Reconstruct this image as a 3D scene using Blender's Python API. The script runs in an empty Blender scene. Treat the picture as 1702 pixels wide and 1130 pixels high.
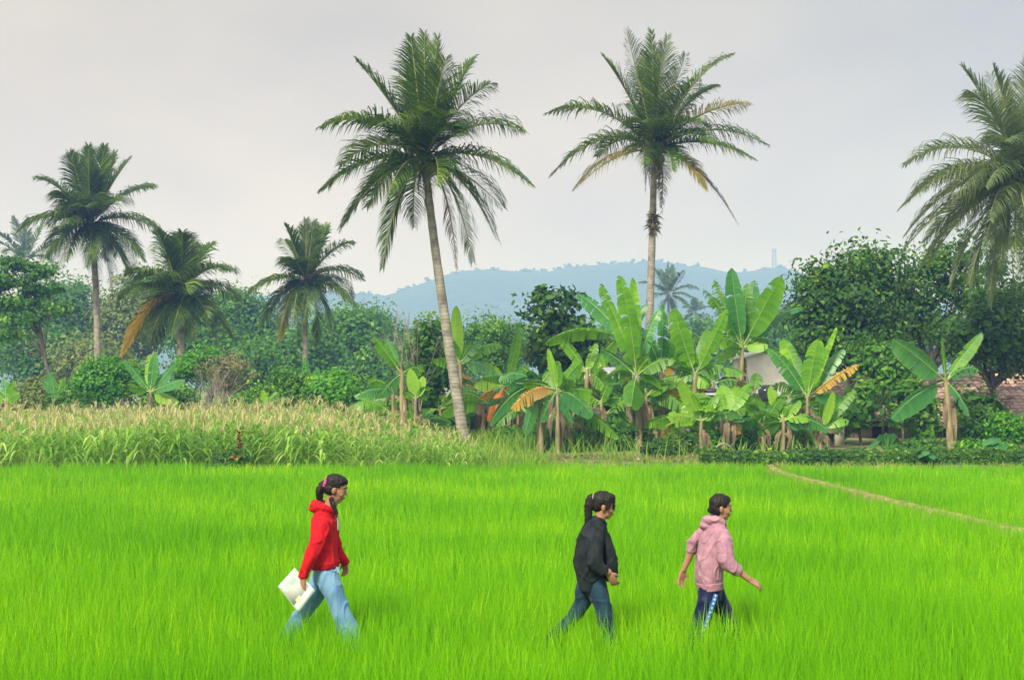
import bpy, bmesh, math, random
import numpy as np
from mathutils import Vector, Matrix, noise as mnoise
R = math.radians
rng = np.random.default_rng(7)
random.seed(7)
sc = bpy.context.scene
COL = sc.collection

# ------------------------------------------------------------------ camera
FPX = 2364.0; PITCH = math.atan(75 / FPX); CAMZ = 2.25
cam_d = bpy.data.cameras.new('camera'); cam = bpy.data.objects.new('camera', cam_d)
COL.objects.link(cam); sc.camera = cam
cam_d.lens = 50.0; cam_d.sensor_width = 36.0
cam_d.clip_start = 0.1; cam_d.clip_end = 4000
cam.location = (0, 0, CAMZ); cam.rotation_euler = (R(90) + PITCH, 0, 0)

# ------------------------------------------------------------------ world
SUN_EL, SUN_AZ = R(43), R(205)       # azimuth measured clockwise from +Y
world = bpy.data.worlds.new('World'); sc.world = world; world.use_nodes = True
wt = world.node_tree; wn = wt.nodes; wl = wt.links
wn.clear()
def wnode(t, **k):
    n = wn.new(t)
    for a, b in k.items(): setattr(n, a, b)
    return n
out = wnode('ShaderNodeOutputWorld')
sky = wnode('ShaderNodeTexSky', sky_type='NISHITA', sun_disc=False, sun_elevation=SUN_EL, sun_rotation=SUN_AZ)
bg1 = wnode('ShaderNodeBackground'); bg1.inputs[1].default_value = 0.06
wl.new(sky.outputs[0], bg1.inputs[0])
tc = wnode('ShaderNodeTexCoord'); sep = wnode('ShaderNodeSeparateXYZ')
wl.new(tc.outputs['Generated'], sep.inputs[0])
def wramp(src, stops, lo=0.0, hi=1.0):
    mr = wnode('ShaderNodeMapRange'); mr.inputs[1].default_value = lo; mr.inputs[2].default_value = hi
    wl.new(src, mr.inputs[0])
    r = wnode('ShaderNodeValToRGB'); e = r.color_ramp.elements
    for i, (p, c) in enumerate(stops):
        el = e[i] if i < 2 else e.new(p)
        el.position = p; el.color = (*c, 1)
    wl.new(mr.outputs[0], r.inputs[0]); return r.outputs[0]
# overcast layer: pale near the horizon, a touch greyer above, bright high overhead
vert = wramp(sep.outputs[2], [(0.0, (0.72, 0.60, 0.53)), (0.10, (0.69, 0.60, 0.50)), (0.30, (0.60, 0.55, 0.45)), (0.45, (0.85, 0.85, 0.88)), (1.0, (1.15, 1.14, 1.15))], 0.0, 0.9)
side = wramp(sep.outputs[0], [(0.0, (1.0, 0.96, 0.84)), (0.5, (1.0, 0.98, 0.94)), (1.0, (0.74, 0.81, 0.90))], -0.4, 0.4)
mp = wnode('ShaderNodeMapping'); mp.inputs['Scale'].default_value = (2.2, 2.2, 4.2)
wl.new(tc.outputs['Generated'], mp.inputs[0])
nz = wnode('ShaderNodeTexNoise'); nz.inputs['Scale'].default_value = 1.9; nz.inputs['Detail'].default_value = 3
wl.new(mp.outputs[0], nz.inputs['Vector'])
cl = wramp(nz.outputs[0], [(0.0, (0.86, 0.865, 0.88)), (1.0, (1.12, 1.11, 1.08))], 0.32, 0.68)
def wmul(a, b):
    m = wnode('ShaderNodeMix', data_type='RGBA', blend_type='MULTIPLY'); m.inputs[0].default_value = 1
    wl.new(a, m.inputs[6]); wl.new(b, m.inputs[7]); return m.outputs[2]
bg2 = wnode('ShaderNodeBackground'); bg2.inputs[1].default_value = 1.0
wl.new(wmul(wmul(vert, side), cl), bg2.inputs[0])
mx = wnode('ShaderNodeMixShader'); mx.inputs[0].default_value = 0.9
wl.new(bg1.outputs[0], mx.inputs[1]); wl.new(bg2.outputs[0], mx.inputs[2]); wl.new(mx.outputs[0], out.inputs[0])

sun_d = bpy.data.lights.new('sun', 'SUN'); sun = bpy.data.objects.new('sun', sun_d); COL.objects.link(sun)
sun_d.energy = 4.2; sun_d.angle = R(9); sun_d.color = (1.0, 0.95, 0.86)
sd = Vector((math.sin(SUN_AZ) * math.cos(SUN_EL), math.cos(SUN_AZ) * math.cos(SUN_EL), math.sin(SUN_EL)))
sun.rotation_euler = (-sd).to_track_quat('-Z', 'Y').to_euler()
sc.view_settings.view_transform = 'Standard'; sc.view_settings.look = 'None'
sc.view_settings.exposure = 0.25; sc.view_settings.gamma = 1.0
sc.cycles.max_bounces = 6; sc.cycles.transparent_max_bounces = 6
sc.cycles.volume_bounces = 4; sc.cycles.transmission_bounces = 4

# ------------------------------------------------------------------ helpers
def P(x, y, D):
    """photo pixel (x, y) of the thing standing D metres ahead -> its place in the world"""
    u = (x - 851) / FPX; v = (565 - y) / FPX
    c, s = math.cos(PITCH), math.sin(PITCH)
    dy = c - v * s; dz = s + v * c
    t = D / dy
    return Vector((u * t, D, CAMZ + dz * t))
def ground_z(x, y):
    if y < 34.8: return 0.0
    a = min(1.0, (y - 34.8) / 0.8) * 0.12
    return a + 0.02 * max(0.0, min(y, 62.0) - 35.6)
def lin(r, g, b):
    f = lambda c: ((c / 255 + 0.055) / 1.055) ** 2.4 if c / 255 > 0.04045 else c / 255 / 12.92
    return (f(r), f(g), f(b))

def tag(o, label=None, cat=None, group=None, kind=None):
    if label: o['label'] = label
    if cat: o['category'] = cat
    if group: o['group'] = group
    if kind: o['kind'] = kind
    return o
def empty(name, loc, label=None, cat=None, group=None):
    o = bpy.data.objects.new(name, None); COL.objects.link(o); o.location = loc
    o.empty_display_size = 0.2
    return tag(o, label, cat, group)
class MB:
    """collects vertices, faces and a per-vertex variation value"""
    def __init__(s): s.v = []; s.f = []; s.a = []; s.n = 0
    def add(s, v, f, a=0.5):
        v = np.asarray(v, dtype=np.float32).reshape(-1, 3); f = np.asarray(f, dtype=np.int64)
        s.v.append(v); s.f.append((f + s.n))
        s.a.append(np.full(len(v), a, dtype=np.float32) if np.isscalar(a) else np.asarray(a, dtype=np.float32))
        s.n += len(v)
    def build(s, name, mat, parent=None, smooth=False):
        me = bpy.data.meshes.new(name)
        if s.n:
            v = np.concatenate(s.v); a = np.concatenate(s.a)
            if parent is not None: v = v - np.array(world_loc(parent), dtype=np.float32)
            idx = np.concatenate([f.reshape(-1) for f in s.f]).astype(np.int32)
            cnt = np.concatenate([np.full(len(f), f.shape[1], dtype=np.int32) for f in s.f])
            st = np.concatenate([[0], np.cumsum(cnt)[:-1]]).astype(np.int32)
            me.vertices.add(len(v)); me.vertices.foreach_set('co', v.reshape(-1))
            me.loops.add(len(idx)); me.loops.foreach_set('vertex_index', idx)
            me.polygons.add(len(cnt)); me.polygons.foreach_set('loop_start', st)
            try: me.polygons.foreach_set('loop_total', cnt)
            except Exception: pass
            at = me.attributes.new('var', 'FLOAT', 'POINT'); at.data.foreach_set('value', a)
            if smooth: me.polygons.foreach_set('use_smooth', np.ones(len(cnt), dtype=bool))
            me.update(calc_edges=True); me.validate()
        o = bpy.data.objects.new(name, me); COL.objects.link(o)
        if mat: me.materials.append(mat)
        if parent is not None: o.parent = parent
        return o
def world_loc(o):
    l = Vector(o.location)
    while o.parent is not None:
        o = o.parent; l = l + Vector(o.location)
    return l
def tube(mb, pts, rad, n=8, a=0.5, cap=True):
    pts = np.array([list(p) for p in pts], dtype=float); m = len(pts)
    rad = np.broadcast_to(np.asarray(rad, dtype=float), (m,))
    t = np.gradient(pts, axis=0); t /= np.linalg.norm(t, axis=1)[:, None] + 1e-9
    ref = np.array([0.13, 1, 0.07]) if abs(t[0][1]) < 0.9 else np.array([1, 0.1, 0.05])
    s = np.cross(t, ref); s /= np.linalg.norm(s, axis=1)[:, None] + 1e-9
    b = np.cross(t, s)
    an = np.linspace(0, 2 * math.pi, n, endpoint=False)
    v = pts[:, None, :] + rad[:, None, None] * (np.cos(an)[None, :, None] * s[:, None, :] + np.sin(an)[None, :, None] * b[:, None, :])
    f = []
    for i in range(m - 1):
        for j in range(n):
            k = (j + 1) % n
            f.append((i * n + j, i * n + k, (i + 1) * n + k, (i + 1) * n + j))
    mb.add(v.reshape(-1, 3), f, a)
def bez(p0, p1, p2, n):
    t = np.linspace(0, 1, n)[:, None]
    p0, p1, p2 = map(lambda p: np.array(list(p), dtype=float), (p0, p1, p2))
    return (1 - t) ** 2 * p0 + 2 * t * (1 - t) * p1 + t ** 2 * p2
def box(mb, lo, hi, a=0.5):
    x0, y0, z0 = lo; x1, y1, z1 = hi
    v = [(x0, y0, z0), (x1, y0, z0), (x1, y1, z0), (x0, y1, z0), (x0, y0, z1), (x1, y0, z1), (x1, y1, z1), (x0, y1, z1)]
    mb.add(v, [(0, 3, 2, 1), (4, 5, 6, 7), (0, 1, 5, 4), (1, 2, 6, 5), (2, 3, 7, 6), (3, 0, 4, 7)], a)

# ------------------------------------------------------------------ materials
def newmat(name):
    m = bpy.data.materials.new(name); m.use_nodes = True; m.node_tree.nodes.clear(); return m
def leafmat(name, ca, cb, trans=0.3, rough=0.45, nscale=0.6, cc=None, coat=0.5):
    """foliage: per-leaf variation plus a slow drift of hue through the plant; thin leaves let light through"""
    m = newmat(name); N = m.node_tree.nodes; L = m.node_tree.links
    at = N.new('ShaderNodeAttribute'); at.attribute_name = 'var'
    ge = N.new('ShaderNodeNewGeometry')
    nz = N.new('ShaderNodeTexNoise'); nz.inputs['Scale'].default_value = nscale; nz.inputs['Detail'].default_value = 3
    L.new(ge.outputs['Position'], nz.inputs['Vector'])
    ad = N.new('ShaderNodeMath'); ad.operation = 'MULTIPLY_ADD'; L.new(nz.outputs[0], ad.inputs[0]); ad.inputs[1].default_value = 1.6
    L.new(at.outputs['Fac'], ad.inputs[2])
    mr = N.new('ShaderNodeMapRange'); L.new(ad.outputs[0], mr.inputs[0]); mr.inputs[1].default_value = 0.45; mr.inputs[2].default_value = 2.1
    rp = N.new('ShaderNodeValToRGB'); L.new(mr.outputs[0], rp.inputs[0])
    e = rp.color_ramp.elements; e[0].position = 0.0; e[0].color = (*ca, 1); e[1].position = 1.0 if cc is None else 0.72; e[1].color = (*cb, 1)
    if cc is not None:
        k = e.new(1.0); k.color = (*cc, 1)
    pb = N.new('ShaderNodeBsdfPrincipled'); L.new(rp.outputs[0], pb.inputs['Base Color']); pb.inputs['Roughness'].default_value = rough
    pb.inputs['Specular IOR Level'].default_value = coat
    tr = N.new('ShaderNodeBsdfTranslucent')
    hs = N.new('ShaderNodeHueSaturation'); hs.inputs['Hue'].default_value = 0.48; hs.inputs['Value'].default_value = 1.35; L.new(rp.outputs[0], hs.inputs['Color'])
    L.new(hs.outputs[0], tr.inputs[0])
    mx = N.new('ShaderNodeMixShader'); mx.inputs[0].default_value = trans
    L.new(pb.outputs[0], mx.inputs[1]); L.new(tr.outputs[0], mx.inputs[2])
    o = N.new('ShaderNodeOutputMaterial'); L.new(mx.outputs[0], o.inputs[0]); return m
def surf(name, ca, cb, scale=6.0, rough=0.8, bump=0.0, stretch=(1, 1, 1), detail=5, bscale=None, spec=0.4, bdist=0.02):
    m = newmat(name); N = m.node_tree.nodes; L = m.node_tree.links
    tc = N.new('ShaderNodeTexCoord'); mp = N.new('ShaderNodeMapping'); mp.inputs['Scale'].default_value = stretch
    L.new(tc.outputs['Object'], mp.inputs[0])
    nz = N.new('ShaderNodeTexNoise'); nz.inputs['Scale'].default_value = scale; nz.inputs['Detail'].default_value = detail
    L.new(mp.outputs[0], nz.inputs['Vector'])
    rp = N.new('ShaderNodeValToRGB'); L.new(nz.outputs[0], rp.inputs[0]); e = rp.color_ramp.elements
    e[0].position = 0.32; e[0].color = (*ca, 1); e[1].position = 0.68; e[1].color = (*cb, 1)
    pb = N.new('ShaderNodeBsdfPrincipled'); L.new(rp.outputs[0], pb.inputs['Base Color']); pb.inputs['Roughness'].default_value = rough
    pb.inputs['Specular IOR Level'].default_value = spec
    if bump:
        n2 = N.new('ShaderNodeTexNoise'); n2.inputs['Scale'].default_value = bscale or scale * 2; n2.inputs['Detail'].default_value = 4
        L.new(mp.outputs[0], n2.inputs['Vector'])
        bp = N.new('ShaderNodeBump'); bp.inputs['Strength'].default_value = bump; bp.inputs['Distance'].default_value = bdist
        L.new(n2.outputs[0], bp.inputs['Height']); L.new(bp.outputs[0], pb.inputs['Normal'])
    o = N.new('ShaderNodeOutputMaterial'); L.new(pb.outputs[0], o.inputs[0]); return m

M = {}
M['rice'] = leafmat('rice_leaf', (0.065, 0.31, 0.004), (0.23, 0.575, 0.005), 0.38, 0.6, 0.25, (0.56, 0.78, 0.02), coat=0.06)
M['maize'] = leafmat('maize_leaf', (0.08, 0.27, 0.02), (0.30, 0.54, 0.06), 0.4, 0.42, 0.7, (0.74, 0.82, 0.32))
M['tassel'] = leafmat('maize_tassel', (0.34, 0.38, 0.13), (0.64, 0.57, 0.28), 0.25, 0.8, 0.8, (0.40, 0.52, 0.14))
M['palm'] = leafmat('palm_leaf', (0.014, 0.052, 0.008), (0.085, 0.17, 0.016), 0.30, 0.45, 0.9, (0.30, 0.38, 0.045), coat=0.3)
M['palm_sheen'] = leafmat('palm_leaf_painted_sheen', (0.07, 0.13, 0.05), (0.19, 0.27, 0.11), 0.35, 0.4, 0.9, (0.36, 0.42, 0.16), coat=0.5)  # right-edge palm: grey-green sheen and haze painted into the leaf colour
M['palm_y'] = leafmat('palm_leaf_yellowing', (0.10, 0.15, 0.02), (0.34, 0.28, 0.04), 0.3, 0.4, 0.8, (0.60, 0.36, 0.03))
M['palm_o'] = leafmat('palm_leaf_ochre', (0.42, 0.30, 0.02), (0.78, 0.52, 0.03), 0.3, 0.5, 0.8)
M['palm_d'] = leafmat('palm_leaf_dead', (0.12, 0.09, 0.06), (0.26, 0.19, 0.12), 0.15, 0.8, 0.8)
M['rachis'] = surf('frond_rib', (0.16, 0.19, 0.05), (0.34, 0.34, 0.12), 3, 0.5)
M['rachis_d'] = surf('dead_frond_rib', (0.16, 0.11, 0.07), (0.28, 0.2, 0.13), 3, 0.8)
M['nana'] = leafmat('banana_leaf', (0.035, 0.17, 0.008), (0.16, 0.42, 0.014), 0.45, 0.4, 0.9, (0.38, 0.64, 0.03), coat=0.45)
M['nana_l'] = leafmat('young_banana_leaf', (0.20, 0.46, 0.025), (0.34, 0.62, 0.04), 0.45, 0.42, 0.6)
M['nana_t'] = leafmat('blue_green_banana_leaf', (0.03, 0.17, 0.045), (0.09, 0.32, 0.07), 0.38, 0.38, 0.6, (0.22, 0.48, 0.12), coat=0.55)
M['nana_y'] = leafmat('yellowed_banana_leaf', (0.28, 0.16, 0.05), (0.66, 0.40, 0.05), 0.3, 0.6, 2.5, (0.30, 0.40, 0.05))
M['nana_o'] = leafmat('orange_banana_leaf', (0.5, 0.16, 0.02), (0.85, 0.26, 0.02), 0.3, 0.6, 1.5)
M['nana_b'] = leafmat('dry_banana_leaf', (0.11, 0.08, 0.045), (0.30, 0.22, 0.14), 0.2, 0.85, 2.5, (0.50, 0.40, 0.28))
M['midrib'] = surf('banana_midrib', (0.24, 0.40, 0.08), (0.38, 0.52, 0.14), 3, 0.45)
M['pstem'] = surf('banana_stem', (0.16, 0.13, 0.06), (0.44, 0.36, 0.20), 3.0, 0.7, 0.6, (3, 3, 0.7), bscale=8)
M['bark'] = surf('tree_bark', (0.07, 0.058, 0.045), (0.20, 0.17, 0.13), 5, 0.9, 0.5, (1, 1, 0.3))
M['hibark'] = surf('pale_bark', (0.22, 0.19, 0.16), (0.42, 0.38, 0.32), 5, 0.9, 0.5, (1, 1, 0.3))
M['rind'] = surf('coconut_husk', (0.10, 0.09, 0.03), (0.28, 0.22, 0.06), 8, 0.5)
M['fibre'] = surf('palm_fibre', (0.06, 0.045, 0.03), (0.16, 0.12, 0.08), 12, 0.95, 0.5)

def palm_bark():
    m = newmat('palm_bark'); N = m.node_tree.nodes; L = m.node_tree.links
    ge = N.new('ShaderNodeTexCoord')
    nz = N.new('ShaderNodeTexNoise'); nz.inputs['Scale'].default_value = 3.5; nz.inputs['Detail'].default_value = 6; L.new(ge.outputs['Object'], nz.inputs['Vector'])
    rp = N.new('ShaderNodeValToRGB'); L.new(nz.outputs[0], rp.inputs[0]); e = rp.color_ramp.elements
    e[0].position = 0.3; e[0].color = (0.16, 0.145, 0.12, 1); e[1].position = 0.7; e[1].color = (0.44, 0.40, 0.34, 1)
    wv = N.new('ShaderNodeTexWave'); wv.bands_direction = 'Z'; wv.inputs['Scale'].default_value = 2.6; wv.inputs['Distortion'].default_value = 5; wv.inputs['Detail'].default_value = 2
    L.new(ge.outputs['Object'], wv.inputs['Vector'])
    mx = N.new('ShaderNodeMix'); mx.data_type = 'RGBA'; mx.blend_type = 'MULTIPLY'; mx.inputs[0].default_value = 0.14
    r2 = N.new('ShaderNodeValToRGB'); L.new(wv.outputs[0], r2.inputs[0]); r2.color_ramp.elements[0].color = (0.45, 0.43, 0.4, 1); r2.color_ramp.elements[0].position = 0.05; r2.color_ramp.elements[1].position = 0.35
    L.new(rp.outputs[0], mx.inputs[6]); L.new(r2.outputs[0], mx.inputs[7])
    pb = N.new('ShaderNodeBsdfPrincipled'); pb.inputs['Roughness'].default_value = 0.85; L.new(mx.outputs[2], pb.inputs['Base Color'])
    bp = N.new('ShaderNodeBump'); bp.inputs['Strength'].default_value = 0.35; bp.inputs['Distance'].default_value = 0.02
    L.new(wv.outputs[0], bp.inputs['Height']); L.new(bp.outputs[0], pb.inputs['Normal'])
    o = N.new('ShaderNodeOutputMaterial'); L.new(pb.outputs[0], o.inputs[0]); return m
M['palmbark'] = palm_bark()

# ------------------------------------------------------------------ ground
def earth_mat():
    m = newmat('earth'); N = m.node_tree.nodes; L = m.node_tree.links
    ge = N.new('ShaderNodeNewGeometry'); 
    nz = N.new('ShaderNodeTexNoise'); nz.inputs['Scale'].default_value = 0.9; nz.inputs['Detail'].default_value = 8; L.new(ge.outputs['Position'], nz.inputs['Vector'])
    rp = N.new('ShaderNodeValToRGB'); L.new(nz.outputs[0], rp.inputs[0]); e = rp.color_ramp.elements
    e[0].position = 0.3; e[0].color = (0.07, 0.13, 0.02, 1); e[1].position = 0.62; e[1].color = (0.30, 0.26, 0.12, 1)
    k = e.new(0.48); k.color = (0.16, 0.24, 0.05, 1)
    pb = N.new('ShaderNodeBsdfPrincipled'); pb.inputs['Roughness'].default_value = 0.95; L.new(rp.outputs[0], pb.inputs['Base Color'])
    bp = N.new('ShaderNodeBump'); bp.inputs['Strength'].default_value = 0.7; bp.inputs['Distance'].default_value = 0.08
    L.new(nz.outputs[0], bp.inputs['Height']); L.new(bp.outputs[0], pb.inputs['Normal'])
    o = N.new('ShaderNodeOutputMaterial'); L.new(pb.outputs[0], o.inputs[0]); return m
M['earth'] = earth_mat()
M['mud'] = surf('paddy_mud', (0.05, 0.07, 0.015), (0.10, 0.12, 0.03), 2, 0.5)
M['drygrass'] = leafmat('bank_grass', (0.07, 0.17, 0.02), (0.26, 0.34, 0.06), 0.25, 0.8, 0.9, (0.62, 0.46, 0.20))
M['wildgrass'] = leafmat('wild_grass', (0.06, 0.20, 0.015), (0.26, 0.44, 0.04), 0.3, 0.7, 0.7, (0.60, 0.64, 0.12))

def ground():
    ys = np.concatenate([np.linspace(-55, 34.6, 14), np.linspace(34.8, 36.0, 7), np.linspace(37, 70, 34), np.linspace(80, 1950, 20)])
    xs = np.concatenate([np.linspace(-1290, -40, 12), np.linspace(-36, 36, 60), np.linspace(40, 1290, 12)])
    mb = MB(); v = [(x, y, ground_z(x, y) + (0.04 * mnoise.noise(Vector((x * .5, y * .5, 0))) if 36 < y < 70 else 0)) for y in ys for x in xs]
    nx = len(xs)
    f = [(j * nx + i, j * nx + i + 1, (j + 1) * nx + i + 1, (j + 1) * nx + i) for j in range(len(ys) - 1) for i in range(nx - 1)]
    mb.add(v, f); tag(mb.build('ground', M['earth'], smooth=True), kind='structure')
ground()
mb = MB(); mb.add([(-60, -20, 0.004), (60, -20, 0.004), (60, 34.6, 0.004), (-60, 34.6, 0.004)], [(0, 1, 2, 3)])
tag(mb.build('paddy_soil', M['mud']), kind='structure')
# raised path (dyke) between the two paddies
DYKE = [(8.4, 4), (7.9, 9), (7.4, 13), (6.95, 17), (6.62, 20.5), (6.32, 24), (6.12, 28), (5.92, 31.5), (6.05, 33.2), (6.3, 34.6)]
def dyke_x(y):
    ys = [p[1] for p in DYKE]; return np.interp(y, ys, [p[0] for p in DYKE])
def dyke():
    mb = MB(); sec = [(-0.18, 0.0), (-0.12, 0.27), (-0.06, 0.345), (0.06, 0.35), (0.12, 0.27), (0.2, 0.0)]
    v = []; yy = np.linspace(3, 34.2, 90)
    for y in yy:
        cx = dyke_x(y) + 0.05 * mnoise.noise(Vector((0, y, 3)))
        for dx, z in sec: v.append((cx + dx, y, z + (0.03 * mnoise.noise(Vector((dx * 5, y * 1.5, 0))) if z else 0)))
    n = len(sec); f = [(i * n + j, i * n + j + 1, (i + 1) * n + j + 1, (i + 1) * n + j) for i in range(len(yy) - 1) for j in range(n - 1)]
    mb.add(v, f); tag(mb.build('dyke', surf('dyke_earth', (0.16, 0.16, 0.05), (0.42, 0.34, 0.13), 4, 0.95, 0.5), smooth=True), kind='structure')
dyke()

# ------------------------------------------------------------------ grasses (stuff)
def blades(mb, x, y, z, h, w, lean, segs=3, curve=0.5, vlo=0.0, vhi=1.0, seg_w=None):
    n = len(x); az = rng.uniform(0, 2 * math.pi, n); fa = rng.uniform(0, math.pi, n)
    ld = np.stack([np.cos(az), np.sin(az)], 1); wd = np.stack([np.cos(fa), np.sin(fa)], 1)
    ln = lean * rng.uniform(0.2, 1.6, n)
    vs = []
    ts = np.linspace(0, 1, segs + 1)
    for t in ts:
        off = ln * (t ** (1 + curve))
        cx = x + ld[:, 0] * off * h; cy = y + ld[:, 1] * off * h; cz = z + h * t * (1 - 0.25 * ln * t)
        ww = w * (1 - t ** 2.2) * (0.75 + 0.25 * math.sin(min(t * 2, 1) * 1.57))
        for s in (-0.5, 0.5):
            if t == 1 and s > 0: continue
            vs.append(np.stack([cx + wd[:, 0] * ww * s, cy + wd[:, 1] * ww * s, cz], 1))
    V = np.stack(vs, 1).reshape(-1, 3); k = 2 * segs + 1
    base = (np.arange(n) * k)[:, None]
    var = np.repeat(rng.uniform(vlo, vhi, n), k)
    mb.v.append(V.astype(np.float32)); mb.a.append(var.astype(np.float32))
    for s in range(segs - 1):
        mb.f.append(base + np.array([[2 * s, 2 * s + 1, 2 * s + 3, 2 * s + 2]]) + mb.n)
    s = segs - 1
    mb.f.append(base + np.array([[2 * s, 2 * s + 1, 2 * s + 2]]) + mb.n)
    mb.n += len(V)
def scatter(xlo, xhi, ylo, yhi, dens, clump=8, spread=0.05):
    n = int((xhi - xlo) * (yhi - ylo) * dens / clump)
    cx = rng.uniform(xlo, xhi, n); cy = rng.uniform(ylo, yhi, n)
    x = np.repeat(cx, clump) + rng.normal(0, spread, n * clump); y = np.repeat(cy, clump) + rng.normal(0, spread, n * clump)
    return x, y
def rice():
    hloc = lambda y: np.interp(y, [6, 9, 20, 34], [.45, .49, .46, .42])
    for side in (0, 1):
        mb = MB()
        y0 = 6.2
        for (ya, yb, dens, w, cl, segs) in ((6.2, 9.6, 1000, 0.0085, 9, 3), (9.6, 14, 1050, 0.010, 9, 3), (14, 20, 480, 0.014, 8, 3), (20, 27, 270, 0.019, 7, 2), (27, 34.7, 200, 0.024, 7, 2)):
            hw = 0.37 * yb + 2.5
            x, y = scatter(-hw, hw, ya, yb, dens, cl, 0.045 + 0.002 * ya)
            keep = (x < dyke_x(y) - 0.13) if side == 0 else (x > dyke_x(y) + 0.17)
            nar = np.array([0.25 * mnoise.noise(Vector((a * 0.35, 0, 5))) for a in x[::1]]) if ya > 26 else 0
            keep &= (y < 34.55 + nar - (0.9 * np.exp(-((x + 6.7) / 0.9) ** 2) if side == 0 else 0))
            x, y = x[keep], y[keep]
            if not len(x): continue
            hn = np.array([mnoise.noise(Vector((a * 0.45, b * 0.45, 0))) for a, b in zip(x, y)])
            h = (hloc(y) + 0.045 * hn + rng.normal(0, 0.045, len(x))) * np.where(rng.random(len(x)) < .06, 1.18, 1.0)
            if side: h = h * 0.9
            blades(mb, x, y, np.zeros(len(x)), np.clip(h, 0.2, 0.68), w * rng.uniform(0.7, 1.2, len(x)), 0.22, segs)
        tag(mb.build('rice', M['rice']), kind='stuff', label='bright green young rice growing in the big paddy in front' if not side else 'green young rice in the smaller paddy right of the dyke', cat='rice')
rice()
def bank_grass():
    mb = MB()
    yy = rng.uniform(5, 34.2, 5200); x = dyke_x(yy) + rng.normal(0, 0.09, len(yy))
    blades(mb, x, yy, np.full(len(x), 0.26), rng.uniform(0.05, 0.16, len(x)), np.full(len(x), 0.015), 0.6, 2, vlo=0.3)
    x, y = scatter(-16, 20, 34.6, 40.5, 90, 8, 0.09)
    k = x > -2.0 + 0.5 * np.sin(y * 2); x, y = x[k], y[k]
    h = 0.09 + 0.13 * rng.random(len(x)) ** 2
    blades(mb, x, y, np.array([ground_z(0, b) for b in y]), h, np.full(len(x), 0.03), 0.7, 2)
    tag(mb.build('bank_grass', M['drygrass']), kind='stuff', label='short dry grass along the dyke and the bank', cat='grass')
    mb = MB()
    x, y = scatter(-3.2, 9, 38.5, 46, 60, 9, 0.12)
    k = (x < -0.2) | (x > 1.0) | (y > 41); k &= rng.random(len(x)) < np.where(x > 3, 0.12, np.where((x > .8) & (y < 42), .25, .8))
    x, y = x[k], y[k]
    blades(mb, x, y, np.array([ground_z(0, b) for b in y]), rng.uniform(0.25, 0.85, len(x)), np.full(len(x), 0.03), 0.45, 3)
    x, y = scatter(-2.6, 0.9, 36.5, 39, 170, 9, 0.12)
    blades(mb, x, y, np.array([ground_z(0, b) for b in y]), rng.uniform(0.2, 0.55, len(x)), np.full(len(x), 0.025), 0.5, 3)
    tag(mb.build('wild_grass', M['wildgrass']), kind='stuff', label='tall yellow green wild grass under the banana plants', cat='grass')
bank_grass()

# ------------------------------------------------------------------ maize
def maize_mesh(mb, mt, x, y, z, h, r):
    """one maize plant: stalk, arching strap leaves, branched tassel"""
    lean = np.array([r.uniform(-.06, .06), r.uniform(-.06, .06), 1.0])
    top = np.array([x, y, z]) + lean * h * 0.82
    tube(mb, [(x, y, z), top], [0.016, 0.008], 4, r.uniform(0.3, 0.8))
    nl = 9; a0 = r.uniform(0, math.pi)
    for i in range(nl):
        t = 0.18 + 0.74 * i / nl; b = np.array([x, y, z]) + lean * h * 0.82 * t
        az = a0 + math.pi * i + r.uniform(-.5, .5); L = h * r.uniform(0.38, 0.55) * (1.1 - 0.5 * abs(t - 0.5)); d = np.array([math.cos(az), math.sin(az), 0])
        up = r.uniform(0.5, 1.1); p = bez(b, b + d * L * 0.45 + np.array([0, 0, L * up * 0.75]), b + d * L * 0.95 + np.array([0, 0, L * (up - 1.0)]), 6)
        sd = np.cross(d, [0, 0, 1]); w = 0.034 * np.array([0.7, 1, 1, 0.85, 0.5, 0.05])
        v = np.stack([p - sd * w[:, None], p + sd * w[:, None]], 1).reshape(-1, 3)
        mb.add(v, [(2 * k, 2 * k + 1, 2 * k + 3, 2 * k + 2) for k in range(5)], r.uniform(0, 1))
    for i in range(7):
        az = r.uniform(0, 6.28); d = np.array([math.cos(az), math.sin(az), 0]) * (0 if i == 0 else 1); L = h * r.uniform(0.16, 0.27)
        p = np.array([top, top + d * L * 0.28 + np.array([0, 0, L * 0.7]), top + d * L * 0.6 + np.array([0, 0, L * (1.15 if i == 0 else 0.8)])])
        sd = np.array([1, 0, 0]) if i % 2 else np.array([0.3, 0.95, 0]); w = np.array([0.007, 0.011, 0.005])[:, None]
        mt.add(np.stack([p - sd * w, p + sd * w], 1).reshape(-1, 3), [(0, 1, 3, 2), (2, 3, 5, 4)], r.uniform(0, 1))
def maize_x_ok(x, y):
    right = -0.8 - max(0, (y - 37.5)) * 0.32
    return x < right
def mh(x, y): return (1 + .16 * mnoise.noise(Vector((x * .5, y * .5, 4)))) * (1.0 - .34 * max(0, min(1, (x + 5.5) / 4.5))) * (.95 + .1 * math.exp(-((x + 8) / 3) ** 2))
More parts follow.
